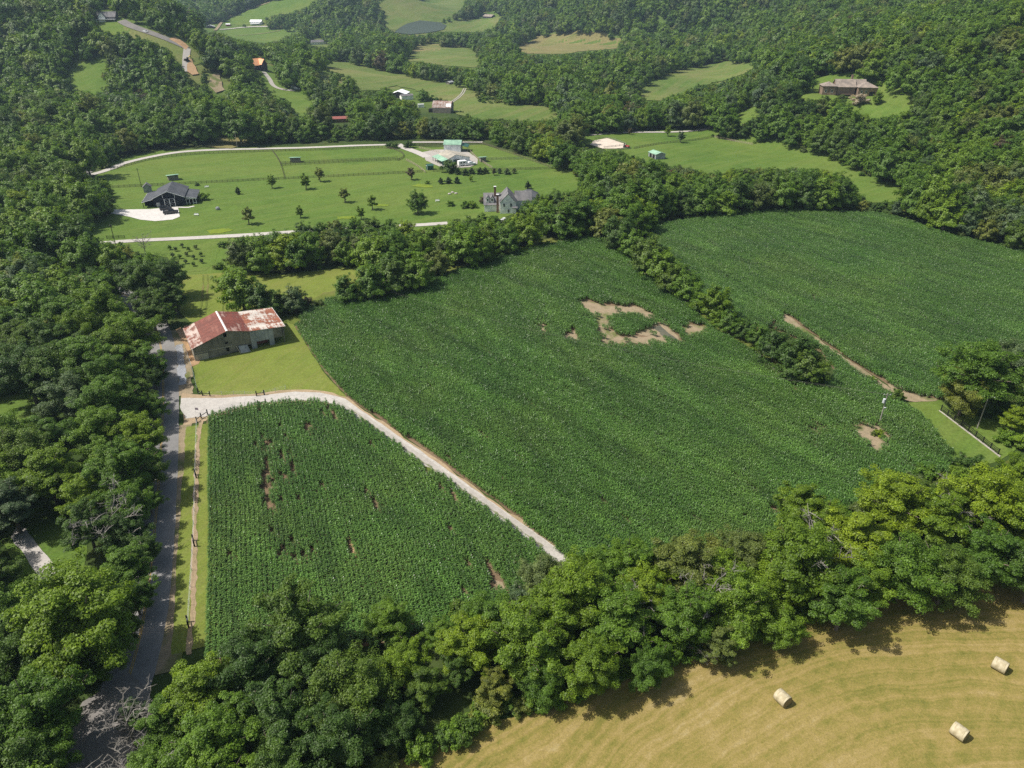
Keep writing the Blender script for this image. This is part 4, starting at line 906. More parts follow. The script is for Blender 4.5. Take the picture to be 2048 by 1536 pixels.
# ---------------------------------------------------------------- vehicles
def vehicle(name, a, b, L, Wv, H, mat, label, cat, kind='suv', group=None):
    """stands with its middle between two pixels, pointing from a to b"""
    p, q = G(*a), G(*b); c = (p+q)/2; yaw = math.atan2(q.y-p.y, q.x-p.x)
    t = empty(name, (c.x, c.y, hz(c.x, c.y)+.22), yaw, label=label, cat=cat, group=group)
    h = H; s = L/4.8
    prof = {'suv': [(-2.35, .35), (2.3, .35), (2.4, .75), (2.2, .95), (1.2, 1.05), (.6, h), (-1.9, h), (-2.35, 1.1)],
            'pickup': [(-2.6, .4), (2.5, .4), (2.6, .85), (2.4, 1.05), (1.3, 1.15), (.75, h), (-.6, h), (-.85, 1.15), (-2.6, 1.15)],
            'car': [(-2.2, .3), (2.2, .3), (2.3, .65), (1.3, .85), (.6, h), (-1.2, h), (-1.9, .9), (-2.3, .85)]}[kind]
    pf = [(x*s, z) for x, z in prof]; n = len(pf); hw = Wv/2
    vs = []
    for y, k in ((-hw, 1), (hw, 1)):
        for x, z in pf: vs.append((x, y*(.82 if z > 1.2 or z == h else 1), z))
    MB().add(vs, [tuple(range(n)), tuple(range(2*n-1, n-1, -1))]+[(i, i+n, (i+1) % n+n, (i+1) % n) for i in range(n)]).build('body', mat, t)
    xr = -1.7 if kind == 'suv' else (-.5 if kind == 'pickup' else -1.1)
    for y, sg in ((-hw*.93, -1), (hw*.93, 1)): MB().slab([((xr)*s, y, 1.08), (.95*s, y, 1.08), (.55*s, y*.93, h-.1), (xr*s, y*.93, h-.1)][::sg*-1 if sg == 1 else 1], .03).build('side_window', M['glass'], t)
    MB().slab([(1.22*s, -hw*.78, 1.12), (1.22*s, hw*.78, 1.12), (.66*s, hw*.70, h-.08), (.66*s, -hw*.70, h-.08)], .04).build('windscreen', M['glass'], t)
    if kind == 'pickup': MB().box(-2.5*s, -.95*s, -hw*.8, hw*.8, 1.152, 1.17).build('load_bed', M['dark'], t)
    for x in (-1.45*s, 1.45*s):
        for y in (-hw, hw-.22):
            wv = MB().tube([(x, y-.01, .12), (x, y+.23, .12)], .36, 12).build('wheel', M['rubber'], t); MB().tube([(x, y-.03, .12), (x, y+.25, .12)], .18, 8).build('rim', M['galv'], wv)
    for y in (-hw*.75, hw*.55): MB().box(2.36*s, 2.42*s, y, y+.3, .62, .78).build('headlight', M['white'], t)
    return t
vehicle('car', (326, 421), (338, 419.5), 4.8, 1.9, 1.75, M['car_black'], 'black car parked close to the white barn door', 'car', 'suv', 'cars at the black house')
vehicle('car', (333, 429), (352, 427), 5.4, 2.0, 1.8, M['car_black'], 'black pickup parked alone on the white concrete apron', 'pickup truck', 'pickup', 'cars at the black house')
vehicle('pickup_truck', (932, 332), (948, 330), 5.6, 2.0, 1.85, M['car_white'], 'white pickup truck hitched to the horse trailer by the stable', 'pickup truck', 'pickup')
p, q = G(917, 333), G(933, 331); c = (p+q)/2; t = empty('horse_trailer', (c.x, c.y, c.z+.3), math.atan2(q.y-p.y, q.x-p.x), label='white boxy horse trailer in front of the stable', cat='trailer')
MB().box(-2.4, 1.6, -1.1, 1.1, .2, 2.4).box(1.6, 2.3, -1.1, 1.1, 1.0, 2.2).build('body', M['white'], t); MB().box(-2.5, 1.7, -1.15, 1.15, 2.4, 2.46).build('roof', M['white_roof'], t)
for x in (-1.6, 0): MB().box(x, x+1.0, -1.14, -1.1, 1.3, 1.9).build('window', M['glass'], t)
for x in (-.9, .1): MB().tube([(x, -1.2, .1), (x, -1.0, .1)], .35, 10).build('wheel', M['rubber'], t)
MB().bar((1.6, 0, .3), (3.2, 0, .3), .12).build('hitch', M['black'], t)
# red tractor at the corner of the riding arena
p = G(1252, 296); t = empty('tractor', (p.x, p.y, p.z), -.6, label='small red tractor at the corner of the sand riding arena', cat='tractor')
MB().box(-.2, 2.0, -.42, .42, .9, 1.5).box(-1.1, -.2, -.5, .5, .9, 1.2).build('hood', M['red_paint'], t); MB().box(-1.0, -.3, -.35, .35, 1.2, 1.5).build('seat', M['black'], t); MB().bar((-1.1, 0, 1.2), (-1.2, 0, 2.5), .1, .9).build('roll_bar', M['black'], t)
for x, r in ((-.7, .75), (1.5, .45)):
    for y in (-.85, .6): MB().tube([(x, y, r), (x, y+.28, r)], r, 12).build('wheel', M['rubber'], t)
vehicle('car', (288, 64), (294, 66), 4.6, 1.9, 1.5, M['car_white'], 'white car driving on the ridge road at upper left', 'car', 'car')
vehicle('camper_van', (584, 179), (598, 180), 7.5, 2.3, 2.6, M['car_white'], 'pale camper van parked by the cabin lawn', 'van', 'suv')
vehicle('car', (1004, 444), (1018, 446), 4.6, 1.9, 1.5, M['car_white'], 'white car parked below the farmhouse among the trees', 'car', 'car', 'cars by the farmhouse')
# digger at the ridge earthworks
p = G(374, 124); t = empty('excavator', (p.x, p.y, p.z+.5), 1.0, label='dark excavator working at the orange earth bank', cat='excavator')
MB().box(-1.5, 1.2, -1.2, 1.2, .9, 1.9).build('body', M['black'], t); MB().box(.2, 1.2, -1.2, 0, 1.9, 3.0).build('cab', M['glass'], t)
for y in (-1.5, .9): MB().box(-1.8, 1.8, y, y+.6, 0, .9).build('track', M['rubber'], t)
ar = MB().bar((1.2, .3, 1.7), (4, .3, 4.0), .4).bar((4, .3, 4.0), (5.5, .3, 1.5), .3).build('arm', M['yellow_paint'], t); MB().box(5.1, 6.0, -.2, .8, .7, 1.5).build('bucket', M['black'], ar)

# ---------------------------------------------------------------- hay bales
def bale_mats():
    m, tt, b = newmat('straw_wrap', .85, .15); p = objc(tt)
    n = noise(tt, 1.0, 4, .6, mapping(tt, p, (9, 1.2, 1.2))); n2 = noise(tt, 2.2, 4, .6, p)
    c = mix(tt, .5, ramp(tt, n, [(.35, (.27, .225, .13)), (.65, (.52, .45, .31))]), ramp(tt, n2, [(.35, (.30, .255, .15)), (.65, (.56, .50, .37))]))
    tt.links.new(c, b.inputs['Base Color']); bump(tt, b, n, .4, .04)
    m2, tt, b = newmat('straw_end', .95, .05); p = objc(tt); v = tt.nodes.new('ShaderNodeVectorMath'); v.operation = 'LENGTH'; tt.links.new(mapping(tt, p, (0, 1, 1), (0, 0, 0), (0, 0, 0)), v.inputs[0])
    s = math_(tt, 'SINE', math_(tt, 'ADD', math_(tt, 'MULTIPLY', v.outputs['Value'], 48), math_(tt, 'MULTIPLY', noise(tt, 4, 3, .6, p), 7)))
    tt.links.new(ramp(tt, s, [(.2, (.20, .155, .075)), (.8, (.36, .29, .16))]), b.inputs['Base Color']); bump(tt, b, s, .4, .03)
    return m, m2
M['bale'], M['bale_end'] = bale_mats()
def bale(a, b, label, seed):
    rr = random.Random(seed); p, q = G(*a), G(*b); c = (p+q)/2; yaw = math.atan2(q.y-p.y, q.x-p.x); R = .88; L = 1.75
    t = empty('hay_bale', (c.x, c.y, hz(c.x, c.y)+R*.93+.05), yaw, label=label, cat='hay bale', group='round bales on the mown hay field')
    vs = []; fs = []; n = 32; m = 9
    for i in range(m+1):
        x = -L/2+L*i/m; rr_ = R*(1-.045*(abs(2*i/m-1)**6))+rr.uniform(-.008, .008)
        for k in range(n):
            a_ = 6.2832*k/n; f = 1+.012*math.sin(3*a_+seed)+rr.uniform(-.003, .003); z = math.sin(a_)*rr_*f; z = max(z, -R*.93)
            vs.append((x, math.cos(a_)*rr_*f, z))
    for i in range(m):
        for k in range(n): fs.append((i*n+k, i*n+(k+1) % n, (i+1)*n+(k+1) % n, (i+1)*n+k))
    MB().add(vs, fs).build('net_wrap', M['bale'], t, True)
    for s in (-1, 1):
        ring = [vs[(0 if s < 0 else m)*n+k] for k in range(n)]; mid = [(x+s*.05, y*.6, z*.6) for x, y, z in ring]
        f2 = [(k, (k+1) % n, n+(k+1) % n, n+k) for k in range(n)]+[tuple(n+k for k in range(n))]
        if s > 0: pass
        MB().add(ring+mid, [f if s > 0 else f[::-1] for f in f2]).build('end_face', M['bale_end'], t)
bale((1554, 1396), (1572, 1413), 'round straw bale nearest the trees, left one of the three', 1)
bale((1985, 1332), (2008, 1345), 'round straw bale highest up the mown field, at its right side', 2)
bale((1904, 1464), (1926, 1480), 'round straw bale lowest on the mown field', 3)

# ---------------------------------------------------------------- poles and wires
def pole(base, h, label, mat='pole_wood', arm=1.6, trans=False, lamp=False, r=.14, arms=1):
    p = G(*base); t = empty('utility_pole', p, 0, label=label, cat='utility pole')
    MB().tube([(0, 0, -.5), (0, 0, h)], [r, r*.72], 8).build('post', M[mat], t)
    for k in range(arms if arm else 0):
        z = h-.45-k*.9; ca = MB().bar((-arm/2, 0, z), (arm/2, 0, z), .10, .12).build('crossarm', M[mat], t)
        for x in (-arm/2+.1, 0, arm/2-.1): MB().tube([(x, 0, z+.05), (x, 0, z+.25)], .06, 6).build('insulator', M['galv'], ca)
    if trans: MB().tube([(-.42, -.1, h-2.3), (-.42, -.1, h-1.35)], .27, 10).build('transformer', M['galv'], t); MB().tube([(-.1, -.3, h-3.4), (.3, -.3, h-3.4)], .12, 6).build('bracket', M['galv'], t)
    if lamp: la = MB().tube([(0, 0, h-.3), (1.0, 0, h-.15), (1.3, 0, h-.25)], .05, 6).build('lamp_arm', M['galv'], t); MB().box(1.15, 1.65, -.13, .13, h-.42, h-.25).build('lamp_head', M['galv'], la)
    return p+Vector((0, 0, h))
P1 = pole((1757, 852), 8.2, 'wooden utility pole with grey transformer standing in the corn clearing', trans=True, arms=1)
pole((1954, 857), 8.0, 'leaning-looking lamp pole on the lawn by the black fence', arm=0, lamp=True)
P3 = pole((283, 374), 8.6, 'dark utility pole at the paddock fence behind the black house', 'pole_black', arm=1.2)
P4 = pole((475, 296), 9.0, 'utility pole beside the farm lane at the upper tree line', arm=2.0)
P5 = pole((508, 275), 9.0, 'utility pole half hidden in the trees above the farm lane', arm=1.6)
P2 = pole((742, 594), 4.2, 'short pole top showing above the corn at the tree line', arm=1.6)
P6 = pole((604, 182), 13.0, 'tall bare pole at the edge of the cabin lawn', 'pole_wood', arm=0)
P7 = pole((232, 492), 8.0, 'dark pole beside the pale lane left of the orchard', 'pole_black', arm=1.0)
def wire(a, b, sag, label, dx):
    pts = []
    for i in range(33):
        s = i/32; q = a.lerp(b, s)+Vector((dx, 0, -.3-4*sag*s*(1-s))); pts.append(q)
    tag(MB().tube(pts, .009, 3, False).build('power_line', M['pole_wood']), label, 'power line', group='power lines over the corn')
for dx, nm in ((-.75, 'left'), (0, 'middle'), (.75, 'right')): wire(P1, P2, 3.2, 'thin power line over the central corn, %s of the three strands' % nm, dx)
wire(P2, G(560, 540, 7), 1.5, 'thin power line running from the short pole into the tree line', 0)

# ---------------------------------------------------------------- fences
def fence(pix, label, mat, post=2.4, rails=3, h=1.25, pm=None, single=False, pw=.12, rw=.13, zo=0.0, name='fence', cat='fence'):
    P = resample([G(*p) for p in pix], .6) if len(pix) > 2 else np.array([G(*p)[:2] for p in pix]);
    d = np.r_[0, np.cumsum(np.linalg.norm(np.diff(P, axis=0), axis=1))]; n = max(2, int(round(d[-1]/post))+1); s = np.linspace(0, d[-1], n)
    X = np.interp(s, d, P[:, 0]); Y = np.interp(s, d, P[:, 1]); Z = HT(X, Y)+zo; o = Vector((X[0], Y[0], Z[0]))
    t = empty(name, o, 0, label=label, cat=cat); Q = [Vector((a, b, c))-o for a, b, c in zip(X, Y, Z)]
    pb = MB()
    for q in Q:
        b = MB() if single else pb; b.box(q.x-pw/2, q.x+pw/2, q.y-pw/2, q.y+pw/2, q.z-.3, q.z+h+.08)
        if single: b.build('post', pm or mat, t)
    if not single: pb.build('post', pm or mat, t, kind='stuff')
    for k in range(rails):
        z = h*(k+.75)/rails-.05; rb_ = MB()
        for a, b in zip(Q, Q[1:]): rb_.bar(a+Vector((0, 0, z)), b+Vector((0, 0, z)), .04, rw)
        rb_.build('rail', mat, t)
    return t
fence([(222,341),(250,333),(300,319),(355,312),(420,308),(545,303),(700,298),(775,296),(800,303),(810,312),(808,319),(795,322)], 'brown board fence along the pale lane round the upper paddock', M['fence_brown'])
fence([(546,304),(556,318),(562,330),(570,359)], 'short cross fence dividing the two paddocks', M['fence_brown'])
fence([(562,332),(640,328),(720,324),(800,321)], 'double board fence across the right part of the upper paddock, nearer run', M['fence_brown']); fence([(562,328),(640,324.5),(720,321),(795,318)], 'double board fence across the right part of the upper paddock, farther run', M['fence_brown'])
fence([(215,377),(290,373),(400,367),(500,362),(570,359),(700,353),(845,345)], 'long brown board fence between the big lawn and the paddocks', M['fence_brown'])
fence([(812,321),(835,333),(851,346)], 'tan board fence running down to the green garden shed', M['fence_tan']); fence([(838,297),(878,306)], 'tan board fence left of the two stable buildings', M['fence_tan'])
fence([(831,293),(900,289),(961,286),(993,298),(1040,314),(1102,336)], 'board fence round the back of the stable yard', M['fence_brown']); fence([(938,302),(952,317),(985,338)], 'tan board fence from the stable corner down to the lawn', M['fence_tan'])
fence([(866,344),(940,342),(1040,340),(1099,339)], 'board fence behind the clipped evergreens', M['fence_brown']); fence([(975,320),(1046,319)], 'board fence right of the small shelter', M['fence_grey'])
fence([(1215,303),(1262,298)], 'grey board fence below the riding arena', M['fence_grey']); fence([(1268,298),(1330,287),(1428,275)], 'long board fence along the top of the right paddock', M['fence_brown'])
fence([(1428,275),(1455,281),(1505,290)], 'pale new board fence at the wood edge of the right paddock', M['fence_tan']); fence([(1208,297),(1254,292)], 'low rail in front of the riding arena', M['fence_grey']); fence([(1190,278),(1218,277),(1252,290)], 'rail behind the riding arena', M['fence_grey'])
fence([(214,478),(250,477)], 'short black fence beside the pale lane at the left', M['black'])
t = fence([(1881,822),(1995,911)], 'black board fence on a pale kerb along the right lawn', M['black'], post=2.1, rails=4, h=1.35, single=True, pw=.16, zo=.2)
a_, b_ = G(1878, 822), G(2000, 915); d_ = (b_-a_); L_ = math.hypot(d_.x, d_.y)
kb = empty('kerb_wall', a_, math.atan2(d_.y, d_.x), label='pale stone kerb wall under the black fence', cat='wall'); nb = 26
for i_ in range(nb): MB().box(L_*i_/nb+.01, L_*(i_+1)/nb-.01, -.09, .09, -.2, .22+.01*(i_ % 3)).build('stone', M['stone_pale'], kb)
# wooden brace posts and wire fence round the gravel entrance
def brace(pts, label, h=1.45, rail=True):
    Q = [G(*p) for p in pts]; o = Q[0]; t = empty('brace_fence', o, 0, label=label, cat='fence posts', group='dark brace posts at the gravel entrance')
    for q in Q: q = q-o; MB().tube([(q.x, q.y, q.z-.3), (q.x, q.y, q.z+h)], .13, 8).build('post', M['post_dark'], t)
    for a, b in zip(Q, Q[1:]):
        a, b = a-o, b-o; MB().bar(a+Vector((0, 0, h*.55)), b+Vector((0, 0, h*.55)), .11).build('rail', M['post_dark'], t)
        MB().tube([a+Vector((0, 0, .1)), b+Vector((0, 0, h*.85))], .02, 4).build('brace_wire', M['galv'], t)
brace([(396.5, 787), (405.5, 792), (420.5, 793)], 'three dark corner posts at the road end of the barn lawn')
brace([(513.5, 793), (528.7, 791)], 'pair of dark posts on the barn side of the gravel drive'); brace([(516.5, 811.5), (532, 808.5)], 'pair of dark posts on the corn side of the gravel drive')
brace([(394, 845), (403, 837.5), (415.5, 830)], 'three dark corner posts on the worn grass strip beside the road')
brace([(391, 951), (393, 957)], 'dark leaning posts half way down the grass strip'); brace([(387, 1082), (389.5, 1094)], 'dark leaning posts lower down the grass strip'); brace([(376, 1245), (378, 1256)], 'dark posts near the bottom of the grass strip')
def wirefence(pix, label, sp=2.4):
    P = resample([G(*p) for p in pix], .6); d = np.r_[0, np.cumsum(np.linalg.norm(np.diff(P, axis=0), axis=1))]; n = max(2, int(d[-1]/sp)+1); s = np.linspace(0, d[-1], n)
    X = np.interp(s, d, P[:, 0]); Y = np.interp(s, d, P[:, 1]); Z = HT(X, Y); o = Vector((X[0], Y[0], Z[0])); t = empty('wire_fence', o, 0, label=label, cat='wire fence')
    Q = [Vector(p)-o for p in zip(X, Y, Z)]
    for q in Q: MB().box(q.x-.03, q.x+.03, q.y-.03, q.y+.03, q.z-.2, q.z+1.25).build('post', M['galv'], t)
    for z in (.3, .6, .9, 1.15):
        b = MB()
        for a, c in zip(Q, Q[1:]): b.bar(a+Vector((0, 0, z)), c+Vector((0, 0, z)), .012)
        b.build('wire', M['galv'], t)
wirefence([(421, 793), (470, 791), (513, 792)], 'thin wire fence along the barn lawn edge of the drive'); wirefence([(530, 790), (560, 783), (572, 779)], 'thin wire fence ending at the orange bank right of the drive posts')
wirefence([(416, 829), (440, 823), (480, 815), (515, 811)], 'thin wire fence between the drive and the lower corn field'); wirefence([(373, 704), (384, 735), (391, 765), (396, 786)], 'thin wire fence between the road ditch and the barn lawn')
wirefence([(394, 846), (391, 950), (388, 1080), (377, 1250)], 'thin wire fence along the worn path beside the road', 4)
# sign by the drive, mailbox by the junction
p = G(391, 826); t = empty('entrance_flag', p, 0, label='small faded flag leaning at the mouth of the gravel drive', cat='flag'); MB().tube([(0, 0, -.1), (.15, 0, 1.5)], .02, 5).build('staff', M['galv'], t); MB().slab([(.1, 0, .85), (.75, .1, .7), (.8, .1, 1.2), (.15, 0, 1.4)], .02).build('cloth', paint('faded_flag', (.42, .34, .40), .8, .3), t)
p = G(176, 1358); t = empty('mailbox', p, .4, label='black mailbox in tree shade beside the road junction', cat='mailbox'); MB().box(-.06, .06, -.06, .06, -.2, 1.0).build('post', M['white'], t); MB().box(-.35, .35, -.16, .16, 1.0, 1.2).tube([(-.35, 0, 1.2), (.35, 0, 1.2)], .158, 12).build('box', M['black'], t); MB().box(.1, .13, .17, .19, 1.2, 1.45).build('flag', M['red_paint'], t)
# small garden things on the big lawn
def bench(px, py, label, nm='garden_bench', m='white', rz=0):
    p = G(px, py); t = empty(nm, p+Vector((0, 0, .12)), rz, label=label, cat='bench')
    MB().box(-.9, .9, -.25, .25, .42, .48).build('seat', M[m], t); MB().box(-.9, .9, .22, .28, .55, .95).build('backrest', M[m], t)
    for x in (-.75, .75): MB().box(x-.05, x+.05, -.22, .22, 0, .42).build('leg', M[m], t)
bench(393, 432, 'white bench on the lawn below the black house'); bench(414, 376, 'white bench on the lawn near the paddock fence', rz=.5); bench(875, 404, 'pale bench on the lawn right of the big round tree', rz=.3)
p = G(436, 420); t = empty('garden_boulder', p, 0, label='grey boulder with a dark side on the lawn right of the black house', cat='boulder'); MB().ball((0, 0, .6), .95, 8, 6, (1, .8, .9)).build('rock', M['stone_riprap'], t)
for k_, (px, py) in enumerate([(905,386),(912,388),(899,389)]):
    p = G(px, py); MB().ball((p.x, p.y, p.z+.3), .7, 7, 5, (1.2, .8, .6)).build('rock', M['stone_pale'], None, label=['pale rock in the middle of the ring on the lawn', 'pale rock at the right of the ring on the lawn', 'pale rock at the left of the ring on the lawn'][k_], cat='rock', group='rocks on the big lawn')
# ---------------------------------------------------------------- trees
def unit(v): return v/np.maximum(np.linalg.norm(v, axis=1), 1e-6)[:, None]
def leaf_cards(rs, P, Nrm, size, asp=.62):
    """each leaf spray: a little quad folded on its long axis"""
    n = len(P); r = unit(rs.normal(size=(n, 3))); t = unit(np.cross(Nrm, r)); b = np.cross(Nrm, t)
    sz = size*rs.uniform(.65, 1.35, n)[:, None]
    a = P-t*sz*.5; c = P+t*sz*.5; m = b*sz*asp*.5
    q = np.stack([a, P-m+Nrm*sz*.1, c, P+m-Nrm*sz*.06], 1)
    return q.reshape(-1, 3)
def crown_data(seed, R, Ht, nlob, leaves, size, base=.28, sub=8, flat=.6, droop=.15, core=.10, lob=(.13, .24), shape=None, ragged=.22, round_=.35, jit=.40):
    """crown grown from boughs: each bough carries clumps of leaf sprays along its outer half"""
    rs = np.random.RandomState(seed); z0 = Ht*base; zc = z0+(Ht-z0)*.42; up = Ht-zc; dn = zc-z0
    k = np.arange(nlob)+.5; ph = np.arccos(1-2*k/nlob*.84); th = math.pi*(1+5**.5)*k+rs.uniform(0, 6)
    d = np.stack([np.cos(th)*np.sin(ph), np.sin(th)*np.sin(ph), np.cos(ph)], 1)
    d = unit(d+rs.normal(0, .2, d.shape))
    az = np.arctan2(d[:, 1], d[:, 0])
    env = 1+.16*np.sin(az*2+rs.uniform(0, 6))+.10*np.sin(az*3+rs.uniform(0, 6))
    reach = rs.uniform(1-ragged*1.6, 1.08, nlob)*env
    if shape == 'cone': reach = rs.uniform(.8, 1.0, nlob)
    T = np.column_stack([d[:, 0]*R*reach, d[:, 1]*R*reach, zc+np.where(d[:, 2] > 0, d[:, 2]*up*rs.uniform(.82, 1.02, nlob), d[:, 2]*dn)])
    if shape == 'cone':
        f = np.clip(1.2-1.15*(T[:, 2]-z0)/(Ht-z0), .10, 1); T[:, :2] *= f[:, None]
    O = np.array([0, 0, zc*.75]); CC = []; CR = []; CD = []
    for i in range(nlob):
        for j in range(sub):
            t = .42+.58*((j+rs.rand())/sub)**.8
            c = O+(T[i]-O)*t; c[2] += .9*math.sin(t*math.pi)*R*.06
            r = R*rs.uniform(*lob)*(1.12-.45*t); off = unit(rs.normal(size=(1, 3)))[0]*R*.155*(.5+t*.6)*np.array([1, 1, .75])
            CC.append(c+off); CR.append(r); CD.append(d[i])
    CC = np.array(CC); CR = np.array(CR); CD = np.array(CD); m = len(CC)
    if shape == 'cone':
        f = np.clip(1.15-.95*(CC[:, 2]-z0)/(Ht-z0), .15, 1); CR = CR*f
    wgt = CR**2/np.sum(CR**2); cnt = np.maximum(3, (leaves*wgt).astype(int)); j = np.repeat(np.arange(m), cnt)
    e = rs.normal(size=(len(j), 3)); ln = np.linalg.norm(e, axis=1)[:, None]; e = e/ln; rad = np.minimum(ln, 1.9)*.56
    p = CC[j]+e*rad*CR[j][:, None]*np.array([1, 1, flat]); p[:, 2] -= droop*((rad[:, 0])**2)*CR[j]
    nn = unit(e*.55+CD[j]*round_+np.array([0, 0, .75])+rs.normal(0, jit, e.shape))
    nc = int(leaves*core)
    e2 = unit(rs.normal(size=(nc, 3))); p2 = e2*(rs.rand(nc)**.5)[:, None]*np.array([R*.55, R*.55, (Ht-z0)*.32])+np.array([0, 0, zc])
    if shape == 'cone': p2[:, :2] *= .5
    P = np.concatenate([p, p2]); Nn = np.concatenate([nn, unit(rs.normal(size=(nc, 3))+np.array([0, 0, .3]))])
    P[:, 2] = np.maximum(P[:, 2], .15)
    return rs, P, Nn, T, None
def crown_mesh(name, size, mat, **k):
    rs, P, Nn, C, lr = crown_data(size=size, **k)
    V = leaf_cards(rs, P, Nn, size); n = len(P)
    F = np.arange(n*4).reshape(n, 4)
    return mesh_np(name, V, F, mat, False), C
def trunk_mesh(seed, Ht, C, base=.28, r0=None, mat=None, limbs=9, n=6):
    rs = random.Random(seed); r0 = r0 or Ht*.022+.06; mb = MB(); lean = Vector((rs.uniform(-.4, .4), rs.uniform(-.4, .4), 0))
    top = Vector((lean.x*2, lean.y*2, Ht*.72)); pts = [Vector((0, 0, -.4)), lean*.4+Vector((0, 0, Ht*.18)), lean+Vector((0, 0, Ht*.42)), top]
    mb.tube(pts, [r0*1.25, r0*.9, r0*.6, r0*.2], n)
    idx = list(range(len(C))); rs.shuffle(idx)
    for i in idx[:limbs]:
        c = Vector(C[i]); z0 = min(Ht*rs.uniform(.2, .5), c.z*.75); a = lean*(z0/(Ht*.42))*1.0+Vector((0, 0, z0)); a = Vector((a.x, a.y, z0))
        mid = a.lerp(c, .5)+Vector((rs.uniform(-.3, .3), rs.uniform(-.3, .3), rs.uniform(-.2, .5)))
        mb.tube([a, mid, c], [r0*.42, r0*.28, r0*.10], 4, False)
    return mb.mesh('trunk', mat or M['bark'])

TREES = {}   # level -> list of (crown mesh, trunk mesh, R, Ht)
def add_tree(level, seed, R, Ht, nlob, leaves, size, mat='M', **k):
    lim = k.pop('limbs', 9); tm = k.pop('tmat', None)
    cm, C = crown_mesh('crown', size, LEAF[mat], seed=seed, R=R, Ht=Ht, nlob=nlob, leaves=leaves, **k)
    TREES.setdefault(level, []).append((cm, trunk_mesh(seed, Ht, C, limbs=lim, mat=tm), R, Ht))
for s in range(5):   # near: seen at up to ten pixels to the metre
    add_tree('near', 100+s, 6.0, [13.5, 12, 15, 13, 14][s], [30, 24, 34, 28, 38][s], [44000, 42000, 46000, 42000, 48000][s], [.27, .25, .29, .25, .27][s],
             base=[.16, .22, .14, .2, .24][s], lob=[(.13, .24), (.12, .21), (.15, .26), (.11, .20), (.13, .22)][s], flat=[.6, .42, .7, .5, .55][s], ragged=[.2, .32, .15, .28, .22][s], limbs=14)
for s in range(5):   # middle distance
    add_tree('mid', 200+s, 6.0, [13, 12, 15, 13, 14][s], [36, 30, 40, 32, 38][s], 10500, .56, base=.06, sub=5, limbs=6, lob=(.15, .25), flat=.7, ragged=[.10, .18, .08, .14, .12][s], round_=1.0, jit=.25)
for s in range(5):   # far
    add_tree('far', 300+s, 6.0, [12.5, 12, 14, 13, 13.5][s], [30, 24, 34, 26, 36][s], 3600, .92, base=.03, sub=3, limbs=0, lob=(.19, .30), flat=.85, ragged=.07, round_=1.7, jit=.16)
for s in range(3):   # bushes, near and mid
    add_tree('bush', 400+s, 2.6, 3.4, 12, 4200, .30, base=.0, sub=6, limbs=3, lob=(.18, .32))
for s in range(2): add_tree('bushfar', 430+s, 2.6, 3.2, 9, 900, .7, base=.0, sub=4, limbs=0, lob=(.2, .34))
for s in range(2): add_tree('cone', 450+s, 2.1, 5.2, 26, 3800, .34, 'E', base=.02, sub=4, limbs=0, shape='cone', lob=(.2, .3), core=.2)
for s in range(3): add_tree('young', 470+s, 2.0, 6.4, 20, 2400, .40, base=.16, sub=4, limbs=4, lob=(.20, .32), core=.12, ragged=.12)

def bare_mesh(seed, Ht, R, n1=14, n2=7, n3=4, mat='bark_pale', r0=.16):
    rs = random.Random(seed); mb = MB(); mb.tube([(0, 0, -.3), (.1, 0, Ht*.3), (.2, .1, Ht*.6)], [r0, r0*.8, r0*.35], 6)
    for i in range(n1):
        a = 6.283*i/n1*2.4+rs.uniform(-.3, .3); z = Ht*rs.uniform(.22, .6); e = Vector((math.cos(a)*R*rs.uniform(.6, 1), math.sin(a)*R*rs.uniform(.6, 1), z+Ht*rs.uniform(.12, .42)))
        s0 = Vector((.1, .05, z)); m = s0.lerp(e, .5)+Vector((rs.uniform(-.5, .5), rs.uniform(-.5, .5), rs.uniform(-.2, .6)))
        mb.tube([s0, m, e], [r0*.38, r0*.25, .02], 4, False)
        for j in range(n2):
            t = rs.uniform(.3, 1); p = (s0.lerp(m, t*2) if t < .5 else m.lerp(e, t*2-1)); q = p+Vector((rs.uniform(-1, 1), rs.uniform(-1, 1), rs.uniform(-.1, .9)))*R*.26
            mb.tube([p, p.lerp(q, .5)+Vector((0, 0, .1)), q], [.045, .03, .012], 3, False)
            for k in range(n3):
                p2 = p.lerp(q, rs.uniform(.3, 1)); mb.tube([p2, p2+Vector((rs.uniform(-1, 1), rs.uniform(-1, 1), rs.uniform(-.2, .8)))*R*.12], [.022, .008], 3, False)
    return mb.mesh('trunk', M[mat])
BARE = [bare_mesh(5, 9, 3.6), bare_mesh(6, 8, 4.2)]

HUEW = {'D': 'dark green', 'M': 'mid green', 'B': 'bright yellow-green', 'O': 'olive green', 'G': 'grey-green', 'P': 'purplish brown', 'E': 'deep green', 'W': 'pale flowering', 'Y': 'yellowing'}
TREE_LIST = []     # every single tree gets its label at the end
def put_tree(level, var, x, y, s, hue, name='broadleaf_tree', cat='tree', rz=None, sz=1.0, region=None, z=None, label=None, group=None, noun=None):
    cm, tm, R, Ht = TREES[level][var % len(TREES[level])]
    zz = hz(x, y) if z is None else z
    t = empty(name, (x, y, zz), rnd.uniform(0, 6.28) if rz is None else rz, cat=cat); t.scale = (s, s, s*sz)
    c = link('crown', cm, t); c.material_slots[0].link = 'OBJECT'; c.material_slots[0].material = LEAF[hue]
    link('trunk', tm, t)
    pxy = PR(x, y, zz+Ht*s*sz*.6)
    TREE_LIST.append(dict(o=t, hue=hue, s=s*R, x=x, y=y, px=float(pxy[0]), py=float(pxy[1]), zc=float(pxy[2]), region=region, label=label, group=group, noun=noun))
    return t
